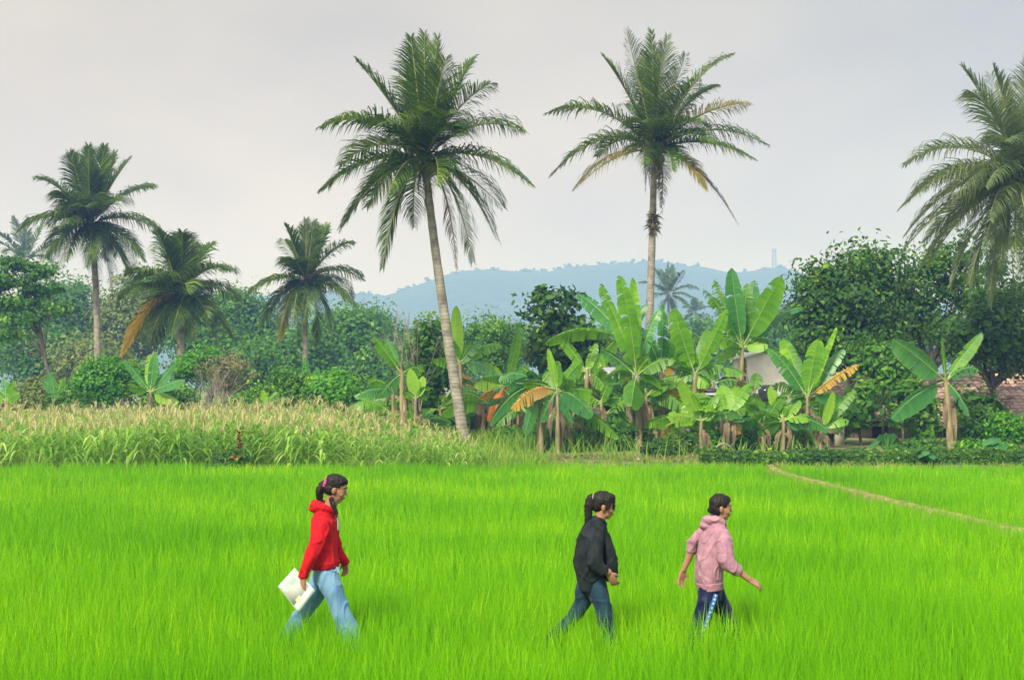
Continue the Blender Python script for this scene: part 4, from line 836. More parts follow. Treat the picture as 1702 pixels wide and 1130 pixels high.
# laundry hanging
def laundry():
    a, b = P(1162, 652, 46.5), P(1204, 650, 46.5); root = empty('striped_shirt', (a + b) / 2 , 'dark shirt with white stripes hanging to dry among the banana plants', 'shirt')
    m = newmat('striped_cloth'); N = m.node_tree.nodes; L = m.node_tree.links; tc_ = N.new('ShaderNodeTexCoord'); wv = N.new('ShaderNodeTexWave'); wv.bands_direction = 'Z'; wv.inputs['Scale'].default_value = 2.2; wv.inputs['Distortion'].default_value = .8
    L.new(tc_.outputs['Object'], wv.inputs[0]); rp = N.new('ShaderNodeValToRGB'); rp.color_ramp.interpolation = 'CONSTANT'; rp.color_ramp.elements[0].color = (.03, .03, .07, 1); rp.color_ramp.elements[1].position = .55; rp.color_ramp.elements[1].color = (.5, .5, .56, 1); L.new(wv.outputs[0], rp.inputs[0])
    pb = N.new('ShaderNodeBsdfPrincipled'); pb.inputs['Roughness'].default_value = .8; L.new(rp.outputs[0], pb.inputs['Base Color']); o = N.new('ShaderNodeOutputMaterial'); L.new(pb.outputs[0], o.inputs[0])
    c = (a + b) / 2; mb = MB(); out_ = [(-.26, -.05), (-.21, .08), (-.07, .12), (.07, .12), (.21, .08), (.26, -.05), (.18, -.14), (.15, -.02), (.15, -.42), (-.15, -.42), (-.15, -.02), (-.18, -.14)]
    fr = [(c.x + x, c.y + .03 * math.sin(x * 14), c.z + z) for x, z in out_]; bk = [(x, y + .06, z) for x, y, z in fr]; n = len(fr)
    mb.add(fr + bk, [(i, (i + 1) % n, n + (i + 1) % n, n + i) for i in range(n)], .5); mb.f.append(np.array([list(range(n))]) + mb.n - 2 * n); mb.f.append(np.array([list(range(2 * n - 1, n - 1, -1))]) + mb.n - 2 * n)
    mb.build('shirt', m, root)
    l = MB(); tube(l, bez(P(1100, 648, 46.5), c + Vector((0, 0, .05)), P(1232, 646, 46.5), 16), [.008] * 16, 5); tag(l.build('clothes_line', M['wood']), 'thin clothes line strung between banana stems', 'clothes line')
laundry()
# fallen bent frond stalk behind the hedge, dry litter
mb = MB(); a = P(1180, 748, 40.5); b = P(1225, 746, 40.5); a.z = b.z = ground_z(0, 40.5); tube(mb, bez(a, (a + b) / 2 + Vector((0, 0, .75)), b, 14), np.linspace(.03, .015, 14), 6)
tag(mb.build('bent_branch', M['hibark']), 'pale bare branch bent in an arch on the ground behind the hedge end', 'branch')
mb = MB(); r = random.Random(8)
for k in range(420):
    g = r.random(); cx, cy, sx = (5.2, 39.8, 1.5) if g < .5 else ((1.6, 39.6, .8) if g < .75 else (3, 38, 3)); x, y = r.gauss(cx, sx * .6), r.gauss(cy, .5); z = ground_z(0, y) + .05; a = r.uniform(0, 6.28); d = Vector((math.cos(a), math.sin(a), r.uniform(-.1, .35))) * r.uniform(.1, .4); w = Vector((-d.y, d.x, 0)).normalized() * r.uniform(.02, .06); p = Vector((x, y, z))
    mb.add([p, p + d * .5 + w, p + d, p + d * .5 - w], [(0, 1, 2, 3)], r.random())
tag(mb.build('leaf_litter', M['nana_b']), kind='stuff', label='dry fallen leaves on the bank below the banana plants', cat='leaf litter')

# ------------------------------------------------------------------ hills and mast
def hills():
    ridge = [(-900, 520), (-300, 500), (0, 505), (200, 508), (400, 500), (480, 492), (560, 488), (600, 492), (640, 498), (690, 482), (720, 470), (760, 456), (800, 452), (860, 455), (900, 457), (940, 448), (1000, 443), (1050, 441), (1100, 440), (1130, 447), (1150, 446), (1170, 450), (1200, 458), (1230, 455), (1260, 452), (1290, 450), (1320, 466), (1380, 490), (1500, 510), (1700, 500), (2000, 520), (2700, 540)]
    D = 1500; xs = np.linspace(-1060, 1060, 441); px = xs / D * FPX + 851
    ry = np.interp(px, [p[0] for p in ridge], [p[1] for p in ridge]); H = CAMZ + (640 - ry) * D / FPX
    ys = np.linspace(1000, 1940, 54); v = []
    for y in ys:
        t = (y - 1000) / 500; prof = math.sin(min(1, max(0, t)) * math.pi / 2) ** 1.3 if y <= 1500 else max(0, math.cos((y - 1500) / 445 * math.pi / 2)) ** .8
        for x, h in zip(xs, H):
            n_ = mnoise.fractal(Vector((x * .006, y * .006, 0)), 1, 2, 4); f_ = mnoise.noise(Vector((x * .35, y * .35, 2)))
            v.append((x, y, max(-.5, h * prof * (1 + .12 * n_ * (1 - prof))) + (.9 * f_ + .5 if h * prof > 2 else 0)))
    nx = len(xs); f = [(j * nx + i, j * nx + i + 1, (j + 1) * nx + i + 1, (j + 1) * nx + i) for j in range(len(ys) - 1) for i in range(nx - 1)]
    mb = MB(); mb.add(v, f); tag(mb.build('hills', surf('wooded_hill', (.02, .06, .02), (.06, .12, .04), .12, .95, .5, bscale=.5, bdist=1.0), smooth=True), kind='structure')
    # wooded skyline: many small tree crowns along the ridge
    cb = MB(); rr = np.random.default_rng(31); lob = []
    for i in range(170):
        x = rr.uniform(-300, 370); pxx = x / D * FPX + 851; h = CAMZ + (640 - np.interp(pxx, [p[0] for p in ridge], [p[1] for p in ridge])) * D / FPX
        s = rr.uniform(1.6, 4.0) * (1.8 if rr.random() < .06 else 1); lob.append((np.array([x, D + rr.uniform(-34, 8), h + s * .2]), (s * 1.3, s * 1.2, s)))
    crown_mesh(cb, lob, 18000, 1.4, rr, .8, .1, 14)
    tag(cb.build('ridge_forest', M['fol_m']), kind='stuff', label='tiny tree crowns along the skyline of the hazy hill', cat='forest')
hills()
def mast():
    D = 1485; B = P(1287, 462, D); T = P(1287, 414, D); root = empty('radio_mast', B, 'thin lattice radio mast standing on the right end of the hill', 'mast'); m = surf('mast_steel', (.10, .06, .06), (.18, .10, .10), 1, .6); H = T.z - B.z
    mb = MB(); w0, w1 = 2.2, 1.5
    cr = [(-1, -1), (1, -1), (1, 1), (-1, 1)]
    for a, b in cr: tube(mb, [B + Vector((a * w0, b * w0, -1)), T + Vector((a * w1, b * w1, 0))], [.22, .18], 4)
    n = 9
    for i in range(n):
        z0, z1 = B.z + H * i / n, B.z + H * (i + 1) / n; w = w0 + (w1 - w0) * i / n
        for k in range(4):
            a, b = cr[k], cr[(k + 1) % 4]; tube(mb, [(B.x + a[0] * w, B.y + a[1] * w, z0), (B.x + b[0] * w, B.y + b[1] * w, z1)], [.12, .12], 4); tube(mb, [(B.x + a[0] * w, B.y + a[1] * w, z1), (B.x + b[0] * w, B.y + b[1] * w, z1)], [.12, .12], 4)
    mb.build('lattice', m, root); an = MB()
    for s in (-1, 1): box(an, (T.x + s * 1.3 - .3, T.y - 1.9, T.z - 3.4), (T.x + s * 1.3 + .3, T.y - 1.5, T.z - .4))
    an.build('antenna', m, root)
mast()

# ------------------------------------------------------------------ people
PD = 11.3
def Q(x, y, lat=0.0, D=PD):
    p = P(x, y, D); return Vector((p.x, p.y + lat, p.z))
def loft(mb, pts, n=16):
    """closed tube through (centre, half width sideways, half width in the walking plane)"""
    c = np.array([list(p[0]) for p in pts]); m = len(c)
    k = max(1, 5); cs, ra, rb = [], [], []
    idx = np.linspace(0, m - 1, (m - 1) * k + 1)
    def cr(a, t):
        i = min(int(t), m - 2); f = t - i; p0, p1, p2, p3 = a[max(i - 1, 0)], a[i], a[i + 1], a[min(i + 2, m - 1)]
        return 0.5 * ((2 * p1) + (-p0 + p2) * f + (2 * p0 - 5 * p1 + 4 * p2 - p3) * f * f + (-p0 + 3 * p1 - 3 * p2 + p3) * f ** 3)
    A = np.array([p[1] for p in pts], float); B = np.array([p[2] for p in pts], float)
    cs = np.array([cr(c, t) for t in idx]); ra = np.maximum(.002, [cr(A, t) for t in idx]); rb = np.maximum(.002, [cr(B, t) for t in idx])
    T = np.gradient(cs, axis=0); T /= np.linalg.norm(T, axis=1)[:, None] + 1e-9
    lat = np.array([0, 1.0, 0]); a = lat - T * (T @ lat)[:, None]; a /= np.linalg.norm(a, axis=1)[:, None] + 1e-9; b = np.cross(T, a)
    an = np.linspace(0, 2 * math.pi, n, endpoint=False); M_ = len(cs)
    v = cs[:, None] + np.cos(an)[None, :, None] * a[:, None] * ra[:, None, None] + np.sin(an)[None, :, None] * b[:, None] * rb[:, None, None]
    v = np.concatenate([v.reshape(-1, 3), (cs[0] - T[0] * min(ra[0], rb[0]) * .4)[None], (cs[-1] + T[-1] * min(ra[-1], rb[-1]) * .4)[None]]); q = M_ * n
    mb.add(v, [(i * n + j, i * n + (j + 1) % n, (i + 1) * n + (j + 1) % n, (i + 1) * n + j) for i in range(M_ - 1) for j in range(n)])
    mb.f.append(np.array([(q, (j + 1) % n, j) for j in range(n)]) + mb.n - len(v)); mb.f.append(np.array([(q + 1, (M_ - 1) * n + j, (M_ - 1) * n + (j + 1) % n) for j in range(n)]) + mb.n - len(v))
def ell(mb, c, rad, ax=None, n=14, m=9):
    ax = ax or (Vector((1, 0, 0)), Vector((0, 1, 0)), Vector((0, 0, 1))); ax = np.array([list(a) for a in ax]); v = []
    for i in range(m + 1):
        th = math.pi * (i + .02) / (m + .04)
        for j in range(n):
            ph = 2 * math.pi * j / n; v.append([rad[0] * math.sin(th) * math.cos(ph), rad[1] * math.sin(th) * math.sin(ph), rad[2] * math.cos(th)])
    v = np.array(v) @ ax + np.array(list(c)); mb.add(v, [(i * n + j, (i + 1) * n + j, (i + 1) * n + (j + 1) % n, i * n + (j + 1) % n) for i in range(m) for j in range(n)])
    mb.f.append(np.array([list(range(n))]) + mb.n - len(v)); mb.f.append(np.array([list(range(m * n + n - 1, m * n - 1, -1))]) + mb.n - len(v))
def solid(mb, name, mat, parent, voxel=.008, smooth=4, folds=0.0, freq=13.0, seed=0, squash=(1, 1, 1)):
    """fuses the collected closed shapes into one continuous skin"""
    o = mb.build(name, None, parent); o.data.attributes.remove(o.data.attributes['var'])
    md = o.modifiers.new('r', 'REMESH'); md.mode = 'VOXEL'; md.voxel_size = voxel
    ms = o.modifiers.new('s', 'SMOOTH'); ms.iterations = smooth; ms.factor = .5
    dg = bpy.context.evaluated_depsgraph_get(); me = bpy.data.meshes.new_from_object(o.evaluated_get(dg)); o.modifiers.clear(); o.data = me
    n = len(me.vertices); co = np.empty(n * 3, np.float32); me.vertices.foreach_get('co', co); co = co.reshape(-1, 3)
    if folds:
        nr = np.empty(n * 3, np.float32); me.vertex_normals.foreach_get('vector', nr); nr = nr.reshape(-1, 3)
        off = Vector((seed * 3.1, 0, seed)); d = np.empty(n)
        for i, c in enumerate(co):
            q = Vector((c[0] * squash[0], c[1] * squash[1], c[2] * squash[2])) * freq + off
            w1 = mnoise.noise(q * .6); w2 = mnoise.noise(q * 1.25 + Vector((9, 3, 1))); d[i] = math.exp(-(w1 / .07) ** 2) * .75 + math.exp(-(w2 / .06) ** 2) * .45 + mnoise.noise(q * .9) * .5 - .25
        co = co + nr * (d * folds)[:, None]; me.vertices.foreach_set('co', co.reshape(-1).astype(np.float32))
    me.polygons.foreach_set('use_smooth', np.ones(len(me.polygons), dtype=bool)); me.materials.clear(); me.materials.append(mat); me.update(); return o
def cloth(name, ca, cb, scale=30, rough=.9, bump=.3, sheen=.0, stretch=(1, 1, 1)):
    m = surf(name, ca, cb, scale, rough, bump, stretch, detail=3, bscale=90, spec=.2, bdist=.004)
    for n in m.node_tree.nodes:
        if n.type == 'BSDF_PRINCIPLED': n.inputs['Sheen Weight'].default_value = sheen
    return m
def skin_mat():
    m = surf('skin', (.34, .165, .10), (.45, .235, .145), 14, .5, .1, bscale=60, spec=.35, bdist=.002)
    for n in m.node_tree.nodes:
        if n.type == 'BSDF_PRINCIPLED': n.inputs['Subsurface Weight'].default_value = .12; n.inputs['Subsurface Radius'].default_value = (.012, .005, .003)
    return m
M['skin'] = skin_mat()
M['hair'] = surf('black_hair', (.006, .005, .005), (.022, .017, .014), 60, .55, .6, (1, 1, .12), bscale=120, spec=.3, bdist=.006)
M['eyewhite'] = surf('eye_white', (.28, .24, .21), (.34, .30, .27), 5, .9, spec=.05); M['iris'] = surf('iris', (.02, .012, .008), (.04, .02, .015), 5, .2); M['lip'] = surf('lip', (.30, .09, .07), (.36, .11, .09), 20, .5)
def hand(mb, W, d, nrm, s=1.0, curl=.35, thumb=1, spread=.10):
    d = d.normalized(); nrm = (nrm - d * nrm.dot(d)).normalized(); sd_ = d.cross(nrm).normalized()
    for k, o_ in enumerate((-.026, -.009, .009, .026)):
        o_ *= s; L = (.066, .075, .070, .054)[k if thumb < 0 else 3 - k] * s
        a = W + sd_ * o_ * .6; b = W + d * .078 * s + sd_ * o_
        loft2(mb, [a, (a + b) / 2, b], [.012 * s, .0135 * s, .0105 * s])
        p = b; dr = (d + sd_ * spread * o_ / (.026 * s)).normalized(); pts = [b - dr * .01, b]; 
        for q, f in enumerate((.46, .31, .25)):
            a_ = curl * (1 + .25 * q) + .05 * (k % 2); dr = (dr * math.cos(a_) + nrm * math.sin(a_)).normalized(); p = p + dr * L * f; pts.append(p)
        loft2(mb, pts, [.0095 * s, .0092 * s, .0085 * s, .0075 * s, .006 * s])
    t0 = W + d * .018 * s + sd_ * thumb * .018 * s; d1 = (d * .65 + sd_ * thumb * .75 + nrm * .25).normalized(); t1 = t0 + d1 * .036 * s; d2 = (d * .85 + sd_ * thumb * .3 + nrm * .45).normalized(); t2 = t1 + d2 * .026 * s; t3 = t2 + (d2 + nrm * .2).normalized() * .022 * s
    loft2(mb, [t0, t1, t2, t3], [.013 * s, .0115 * s, .0095 * s, .007 * s])
def loft2(mb, pts, r):
    loft(mb, [(p, a, a) for p, a in zip(pts, r)], 8)
def head(mb, C, pitch, k, yaw=0.0):
    c, s = math.cos(pitch), math.sin(pitch); f = Vector((c * math.cos(yaw), c * math.sin(yaw), -s)); l = Vector((-math.sin(yaw), math.cos(yaw), 0)); u = f.cross(l); ax = (f, l, u)
    def at(x, y, z): return C + (f * x + l * y + u * z) * k
    e = lambda x, y, z, rx, ry, rz: ell(mb, at(x, y, z), (rx * k, ry * k, rz * k), ax)
    e(-.008, 0, .028, .096, .076, .088); e(.030, 0, -.015, .064, .064, .070); e(.034, 0, -.055, .052, .050, .058); e(.056, 0, -.098, .024, .026, .021); e(.020, 0, -.080, .048, .046, .034)
    e(.062, 0, .028, .030, .052, .022); e(.094, 0, -.020, .013, .0095, .017); e(.103, 0, -.030, .0115, .012, .010); e(.089, 0, -.005, .010, .008, .018); e(.078, 0, -.066, .018, .024, .018)
    for sg in (-1, 1): e(-.006, sg * .076, -.018, .020, .010, .030); e(-.010, sg * .080, -.014, .014, .010, .020); e(.060, sg * .036, -.036, .024, .022, .024)
    return at, ax
def face(at, ax, k, parent):
    for sg in (-1, 1):
        m = MB(); ell(m, at(.0785, sg * .031, .003), (.0085 * k, .011 * k, .0050 * k), ax, 12, 8); e = m.build('eye', M['eyewhite'], parent, True)
        m = MB(); ell(m, at(.0875, sg * .0325, .002), (.0040 * k, .0075 * k, .0058 * k), ax, 10, 6); i = m.build('iris', M['iris'], e, True); i.location = (0, 0, 0)
        m = MB(); loft2(m, [at(.090, sg * .014, .024), at(.091, sg * .032, .030), at(.080, sg * .052, .024)], [.0035 * k, .0045 * k, .003 * k]); m.build('eyebrow', M['hair'], parent, True)
    m = MB(); ell(m, at(.0925, 0, -.060), (.008 * k, .021 * k, .0048 * k), ax, 12, 6); ell(m, at(.0915, 0, -.070), (.0085 * k, .018 * k, .0055 * k), ax, 12, 6); m.build('lips', M['lip'], parent, True)
def bvh_of(o):
    from mathutils.bvhtree import BVHTree
    w = world_loc(o); return BVHTree.FromPolygons([v.co + w for v in o.data.vertices], [list(p.vertices) for p in o.data.polygons])
def ribbon(o, pts, width, name, mat, parent, off=.004, rows=3, fill=None):
    """a strip of cloth laid on the near side of garment o along a line of (x, y) places"""
    bv = bvh_of(o); mb = MB(); v = []; P0 = [Q(x, y) for x, y in pts]; P_ = []
    for i in range(len(P0) - 1):
        for t in np.linspace(0, 1, 8, endpoint=False): P_.append(P0[i].lerp(P0[i + 1], t))
    P_.append(P0[-1])
    for i, p in enumerate(P_):
        t = (P_[min(i + 1, len(P_) - 1)] - P_[max(i - 1, 0)]).normalized(); s = t.cross(Vector((0, 1, 0))).normalized()
        for j in range(rows + 1):
            q = p + s * width * (j / rows - .5); h = bv.ray_cast(Vector((q.x, PD - 1.5, q.z)), Vector((0, 1, 0)))
            v.append(h[0] + h[1] * off if h[0] is not None else Vector((q.x, PD - .15, q.z)))
    n = rows + 1; mb.add(v, [(i * n + j, i * n + j + 1, (i + 1) * n + j + 1, (i + 1) * n + j) for i in range(len(P_) - 1) for j in range(rows)])
    q = mb.build(name, mat, parent, True); 
    return q
def person(label, X, body_torso, near_arm, far_arm, legs, headc, pitch, k, hands, neck):
    B = Q(X, 1113); B.z = 0; root = empty('person', B, label, 'person')
    b = MB(); loft(b, [(p, ra * .86, rb * .80) for p, ra, rb in body_torso]); at, ax = head(b, headc, pitch, k); loft(b, neck)
    for arm in (near_arm, far_arm): loft(b, [(p, r_, r_) for p, r_ in arm])
    for leg in legs:
        loft(b, [(p, r_ * .80, r_ * .80) for p, r_ in leg]); f = leg[-1][0]; ell(b, f + Vector((.06, 0, -.02)), (.10, .038, .028))
    for h in hands: hand(b, *h)
    bo = solid(b, 'body', M['skin'], root, .0045, 3); face(at, ax, k, root); return root, at, ax
HM = {}
# ---- walker in red
def walker_red():
    lat = -.19
    root, at, ax = person('woman in red hooded sweatshirt and light jeans striding with a white folder in hand', 538,
        [(Q(541, 965), .12, .085), (Q(540, 935), .115, .08), (Q(539, 900), .12, .085), (Q(540, 870), .14, .08), (Q(545, 852), .07, .05)],
        [(Q(540, 864, -.135), .045), (Q(528, 905, -.19), .036), (Q(512, 945, lat), .025), (Q(509, 953, lat), .024)],
        [(Q(542, 864, .135), .045), (Q(552, 905, .19), .036), (Q(567, 934, .17), .025), (Q(571, 940, .17), .023)],
        [[(Q(546, 955, -.07), .075), (Q(566, 1002, -.08), .05), (Q(588, 1050, -.08), .045), (Q(603, 1098, -.08), .033)], [(Q(537, 955, .07), .075), (Q(514, 1005, .08), .05), (Q(482, 1048, .08), .045), (Q(455, 1088, .08), .033)]],
        Q(558.5, 811.5), .26, .90, [(Q(509, 951, lat - .012), Vector((-.06, .03, -1)), Vector((.45, .75, -.1)), .95, .22, -1), (Q(569, 938, .17), Vector((.10, 0, -1)), Vector((-.5, -.85, 0)), .84, .45, 1)],
        [(Q(544, 852), .052, .05), (Q(550, 838), .048, .05), (Q(555, 822), .05, .055)])
    red = cloth('red_jersey', (.50, .008, .014), (.66, .014, .022)); rd2 = cloth('red_rib', (.42, .006, .012), (.54, .01, .018), 60)
    h = MB(); loft(h, [(Q(547, 848), 0.0808, 0.0617), (Q(541, 856), 0.1330, 0.0902), (Q(539, 870), 0.1568, 0.1064), (Q(538, 895), 0.1568, 0.1092), (Q(538, 920), 0.1568, 0.1159), (Q(540, 936), 0.1568, 0.1159), (Q(540, 941), 0.1472, 0.1083)], 24)
    for sg, pts in ((-1, [(540, 863, -.115, .068), (534, 886, -.16, .062), (526, 912, -.19, .055), (514, 940, -.19, .043), (510.5, 950, -.19, .036)]), (1, [(541, 863, .115, .066), (547, 886, .16, .056), (553, 908, .18, .048), (565, 932, .17, .038), (569, 938, .17, .033)])):
        loft(h, [(Q(x, y, l), r_, r_) for x, y, l, r_ in pts])
    loft(h, [(Q(556, 851, 0), 0.0475, 0.0209), (Q(550, 846, -.062), 0.0285, 0.0285), (Q(538, 841, -.080), 0.0380, 0.0323), (Q(526, 840, -.045), 0.0427, 0.0399), (Q(523, 841, 0), 0.0475, 0.0427), (Q(526, 840, .045), 0.0427, 0.0399), (Q(538, 841, .080), 0.0380, 0.0323), (Q(550, 846, .062), 0.0285, 0.0285), (Q(556, 851, 0), 0.0475, 0.0209)])
    ell(h, Q(525, 845), (.062, .085, .035))
    ho = solid(h, 'hooded_sweatshirt', red, root, .0065, 2, .014, 9, 1, (1, 1, .6))
    for pts in ([(512, 946, -.19, .040), (510, 951, -.19, .041), (509, 955, -.19, .037)], [(567, 934, .17, .036), (569.5, 938.5, .17, .037), (571, 942, .17, .033)]):
        cf = MB(); loft(cf, [(Q(x, y, l), q_, q_) for x, y, l, q_ in pts], 18); solid(cf, 'cuff', rd2, ho, .005, 1, .002, 30, 12).location = (0, 0, 0)
    hm = MB(); loft(hm, [(Q(540, 933), .158, .118), (Q(540.5, 938), .154, .115), (Q(541, 943), .148, .111)], 28); solid(hm, 'waistband', rd2, root, .006, 1, .003, 26, 13)
    ds = MB()
    for l in (-.03, .03): loft2(ds, [Q(560, 853, l), Q(562.5, 866, l), Q(562, 880, l)], [.004, .004, .004])
    ds.build('drawstring', M['white'], ho, True).location = (0, 0, 0)
    j = MB(); loft(j, [(Q(541, 933), 0.1161, 0.0903), (Q(541, 945), 0.1290, 0.0963), (Q(541, 960), 0.1333, 0.1015), (Q(541, 972), 0.1118, 0.0860)], 24)
    loft(j, [(Q(544, 950, -.065), 0.0731, 0.0817), (Q(553, 975, -.078), 0.0757, 0.0843), (Q(564, 1003, -.08), 0.0671, 0.0740), (Q(576, 1030, -.08), 0.0671, 0.0774), (Q(588, 1058, -.08), 0.0731, 0.0843), (Q(598, 1086, -.08), 0.0731, 0.0860)], 20)
    loft(j, [(Q(538, 950, .065), 0.0731, 0.0817), (Q(527, 978, .078), 0.0731, 0.0791), (Q(512, 1005, .08), 0.0671, 0.0722), (Q(496, 1028, .08), 0.0636, 0.0688), (Q(480, 1052, .08), 0.0645, 0.0705), (Q(466, 1076, .08), 0.0688, 0.0731)], 20)
    jo = solid(j, 'jeans', cloth('light_denim', (.09, .22, .42), (.22, .39, .58), 9, .85, .3, .15, (1, 1, .5)), root, .0065, 2, .013, 8, 2, (1, 1, .5))
    ribbon(jo, [(551, 941), (568, 943)], .045, 'pocket', cloth('denim_pocket', (.13, .27, .46), (.26, .42, .60), 20), jo, .006).location = (0, 0, 0)
    hr = MB(); e = lambda x, y, z, rx, ry, rz: ell(hr, at(x, y, z), (rx * .9, ry * .9, rz * .9), ax)
    e(-.020, 0, .040, .100, .086, .088); e(-.050, 0, .000, .068, .078, .075); e(.026, 0, .072, .064, .062, .045); e(.050, 0, .060, .034, .050, .028); e(-.038, -.040, -.010, .045, .045, .06); e(-.038, .040, -.010, .045, .045, .06)
    loft(hr, [(Q(545, 803), .03, .028), (Q(539, 803), .034, .026), (Q(534, 810), .042, .032), (Q(531, 820), .040, .030), (Q(532, 830), .03, .020), (Q(535, 837), .015, .010)])
    loft(hr, [(Q(551, 826, -.055), .014, .02), (Q(556, 838, -.062), .016, .018), (Q(560, 849, -.066), .014, .013), (Q(562, 859, -.07), .006, .006)])
    solid(hr, 'hair', M['hair'], root, .005, 1, .007, 55, 3, (1, 1, .25))
    t = MB(); 
    for a in range(10): p = Q(541.5, 802) + Vector((math.sin(a * .63) * .012, math.cos(a * .628) * .034, math.sin(a * .628) * .034)); ell(t, p, (.016, .016, .016))
    solid(t, 'hair_tie', cloth('pink_scrunchie', (.75, .06, .25), (.85, .12, .35), 40), root, .004, 1)
    # the folder hangs from her hand: a thing of its own
    cs = [Q(496, 938), Q(469, 968), Q(502.6, 1011), Q(529.6, 975)]; cen = sum(cs, Vector()) / 4; fr = empty('folder', Vector((cen.x, PD + lat - .01, cen.z)), 'white paper folder with a pale print held low behind the walker in red', 'folder')
    mb = MB(); y0 = PD + lat - .012; nn = 9
    def pt(u, v, y): q = cs[0] * (1 - u) * (1 - v) + cs[3] * u * (1 - v) + cs[2] * u * v + cs[1] * (1 - u) * v; return Vector((q.x, y + .008 * math.sin(u * 3.1), q.z))
    for (ya, nm, mt) in ((y0 + .002, 'back_cover', surf('folder_card', (.55, .62, .62), (.68, .74, .74), 3, .6)), (y0 - .009, 'front_cover', surf('folder_front', (.60, .68, .67), (.74, .80, .79), 4, .45, .1, bscale=6))):
        mb = MB(); v = [pt(a / nn, b / nn, ya) for a in range(nn + 1) for b in range(nn + 1)] + [pt(a / nn, b / nn, ya + .002) for a in range(nn + 1) for b in range(nn + 1)]; K = (nn + 1) ** 2; w = nn + 1
        f = [(a * w + b, a * w + b + 1, (a + 1) * w + b + 1, (a + 1) * w + b) for a in range(nn) for b in range(nn)]; f += [tuple(q + K for q in reversed(x)) for x in f]
        for a in range(nn): f += [(a * w, (a + 1) * w, (a + 1) * w + K, a * w + K), (a * w + nn, a * w + nn + K, (a + 1) * w + nn + K, (a + 1) * w + nn), (a, a + K, a + 1 + K, a + 1), (nn * w + a, nn * w + a + 1, nn * w + a + 1 + K, nn * w + a + K)]
        mb.add(v, f); mb.build(nm, mt, fr, True)
    mb = MB(); v = [pt(.04 + .92 * a, .05 + .92 * b, y0 - .0045 + z) for z in (0, .004) for a in (0, 1) for b in (0, 1)]; mb.add(v, [(0, 1, 3, 2), (4, 6, 7, 5), (0, 4, 5, 1), (1, 5, 7, 3), (3, 7, 6, 2), (2, 6, 4, 0)]); mb.build('paper_sheets', M['white'], fr)
    for (a0, a1, b0, b1, col) in ((.2, .55, .25, .55, (.46, .62, .56)), (.6, .85, .55, .8, (.62, .60, .45)), (.25, .6, .68, .85, (.60, .68, .66))):
        mb = MB(); v = [pt(a, b, y0 - .0102) for a in np.linspace(a0, a1, 4) for b in np.linspace(b0, b1, 4)]; mb.add(v, [(i * 4 + k, i * 4 + k + 1, i * 4 + k + 5, i * 4 + k + 4) for i in range(3) for k in range(3)]); mb.build('print', surf('faded_print', col, tuple(c * 1.15 for c in col), 12, .6), fr)
walker_red()
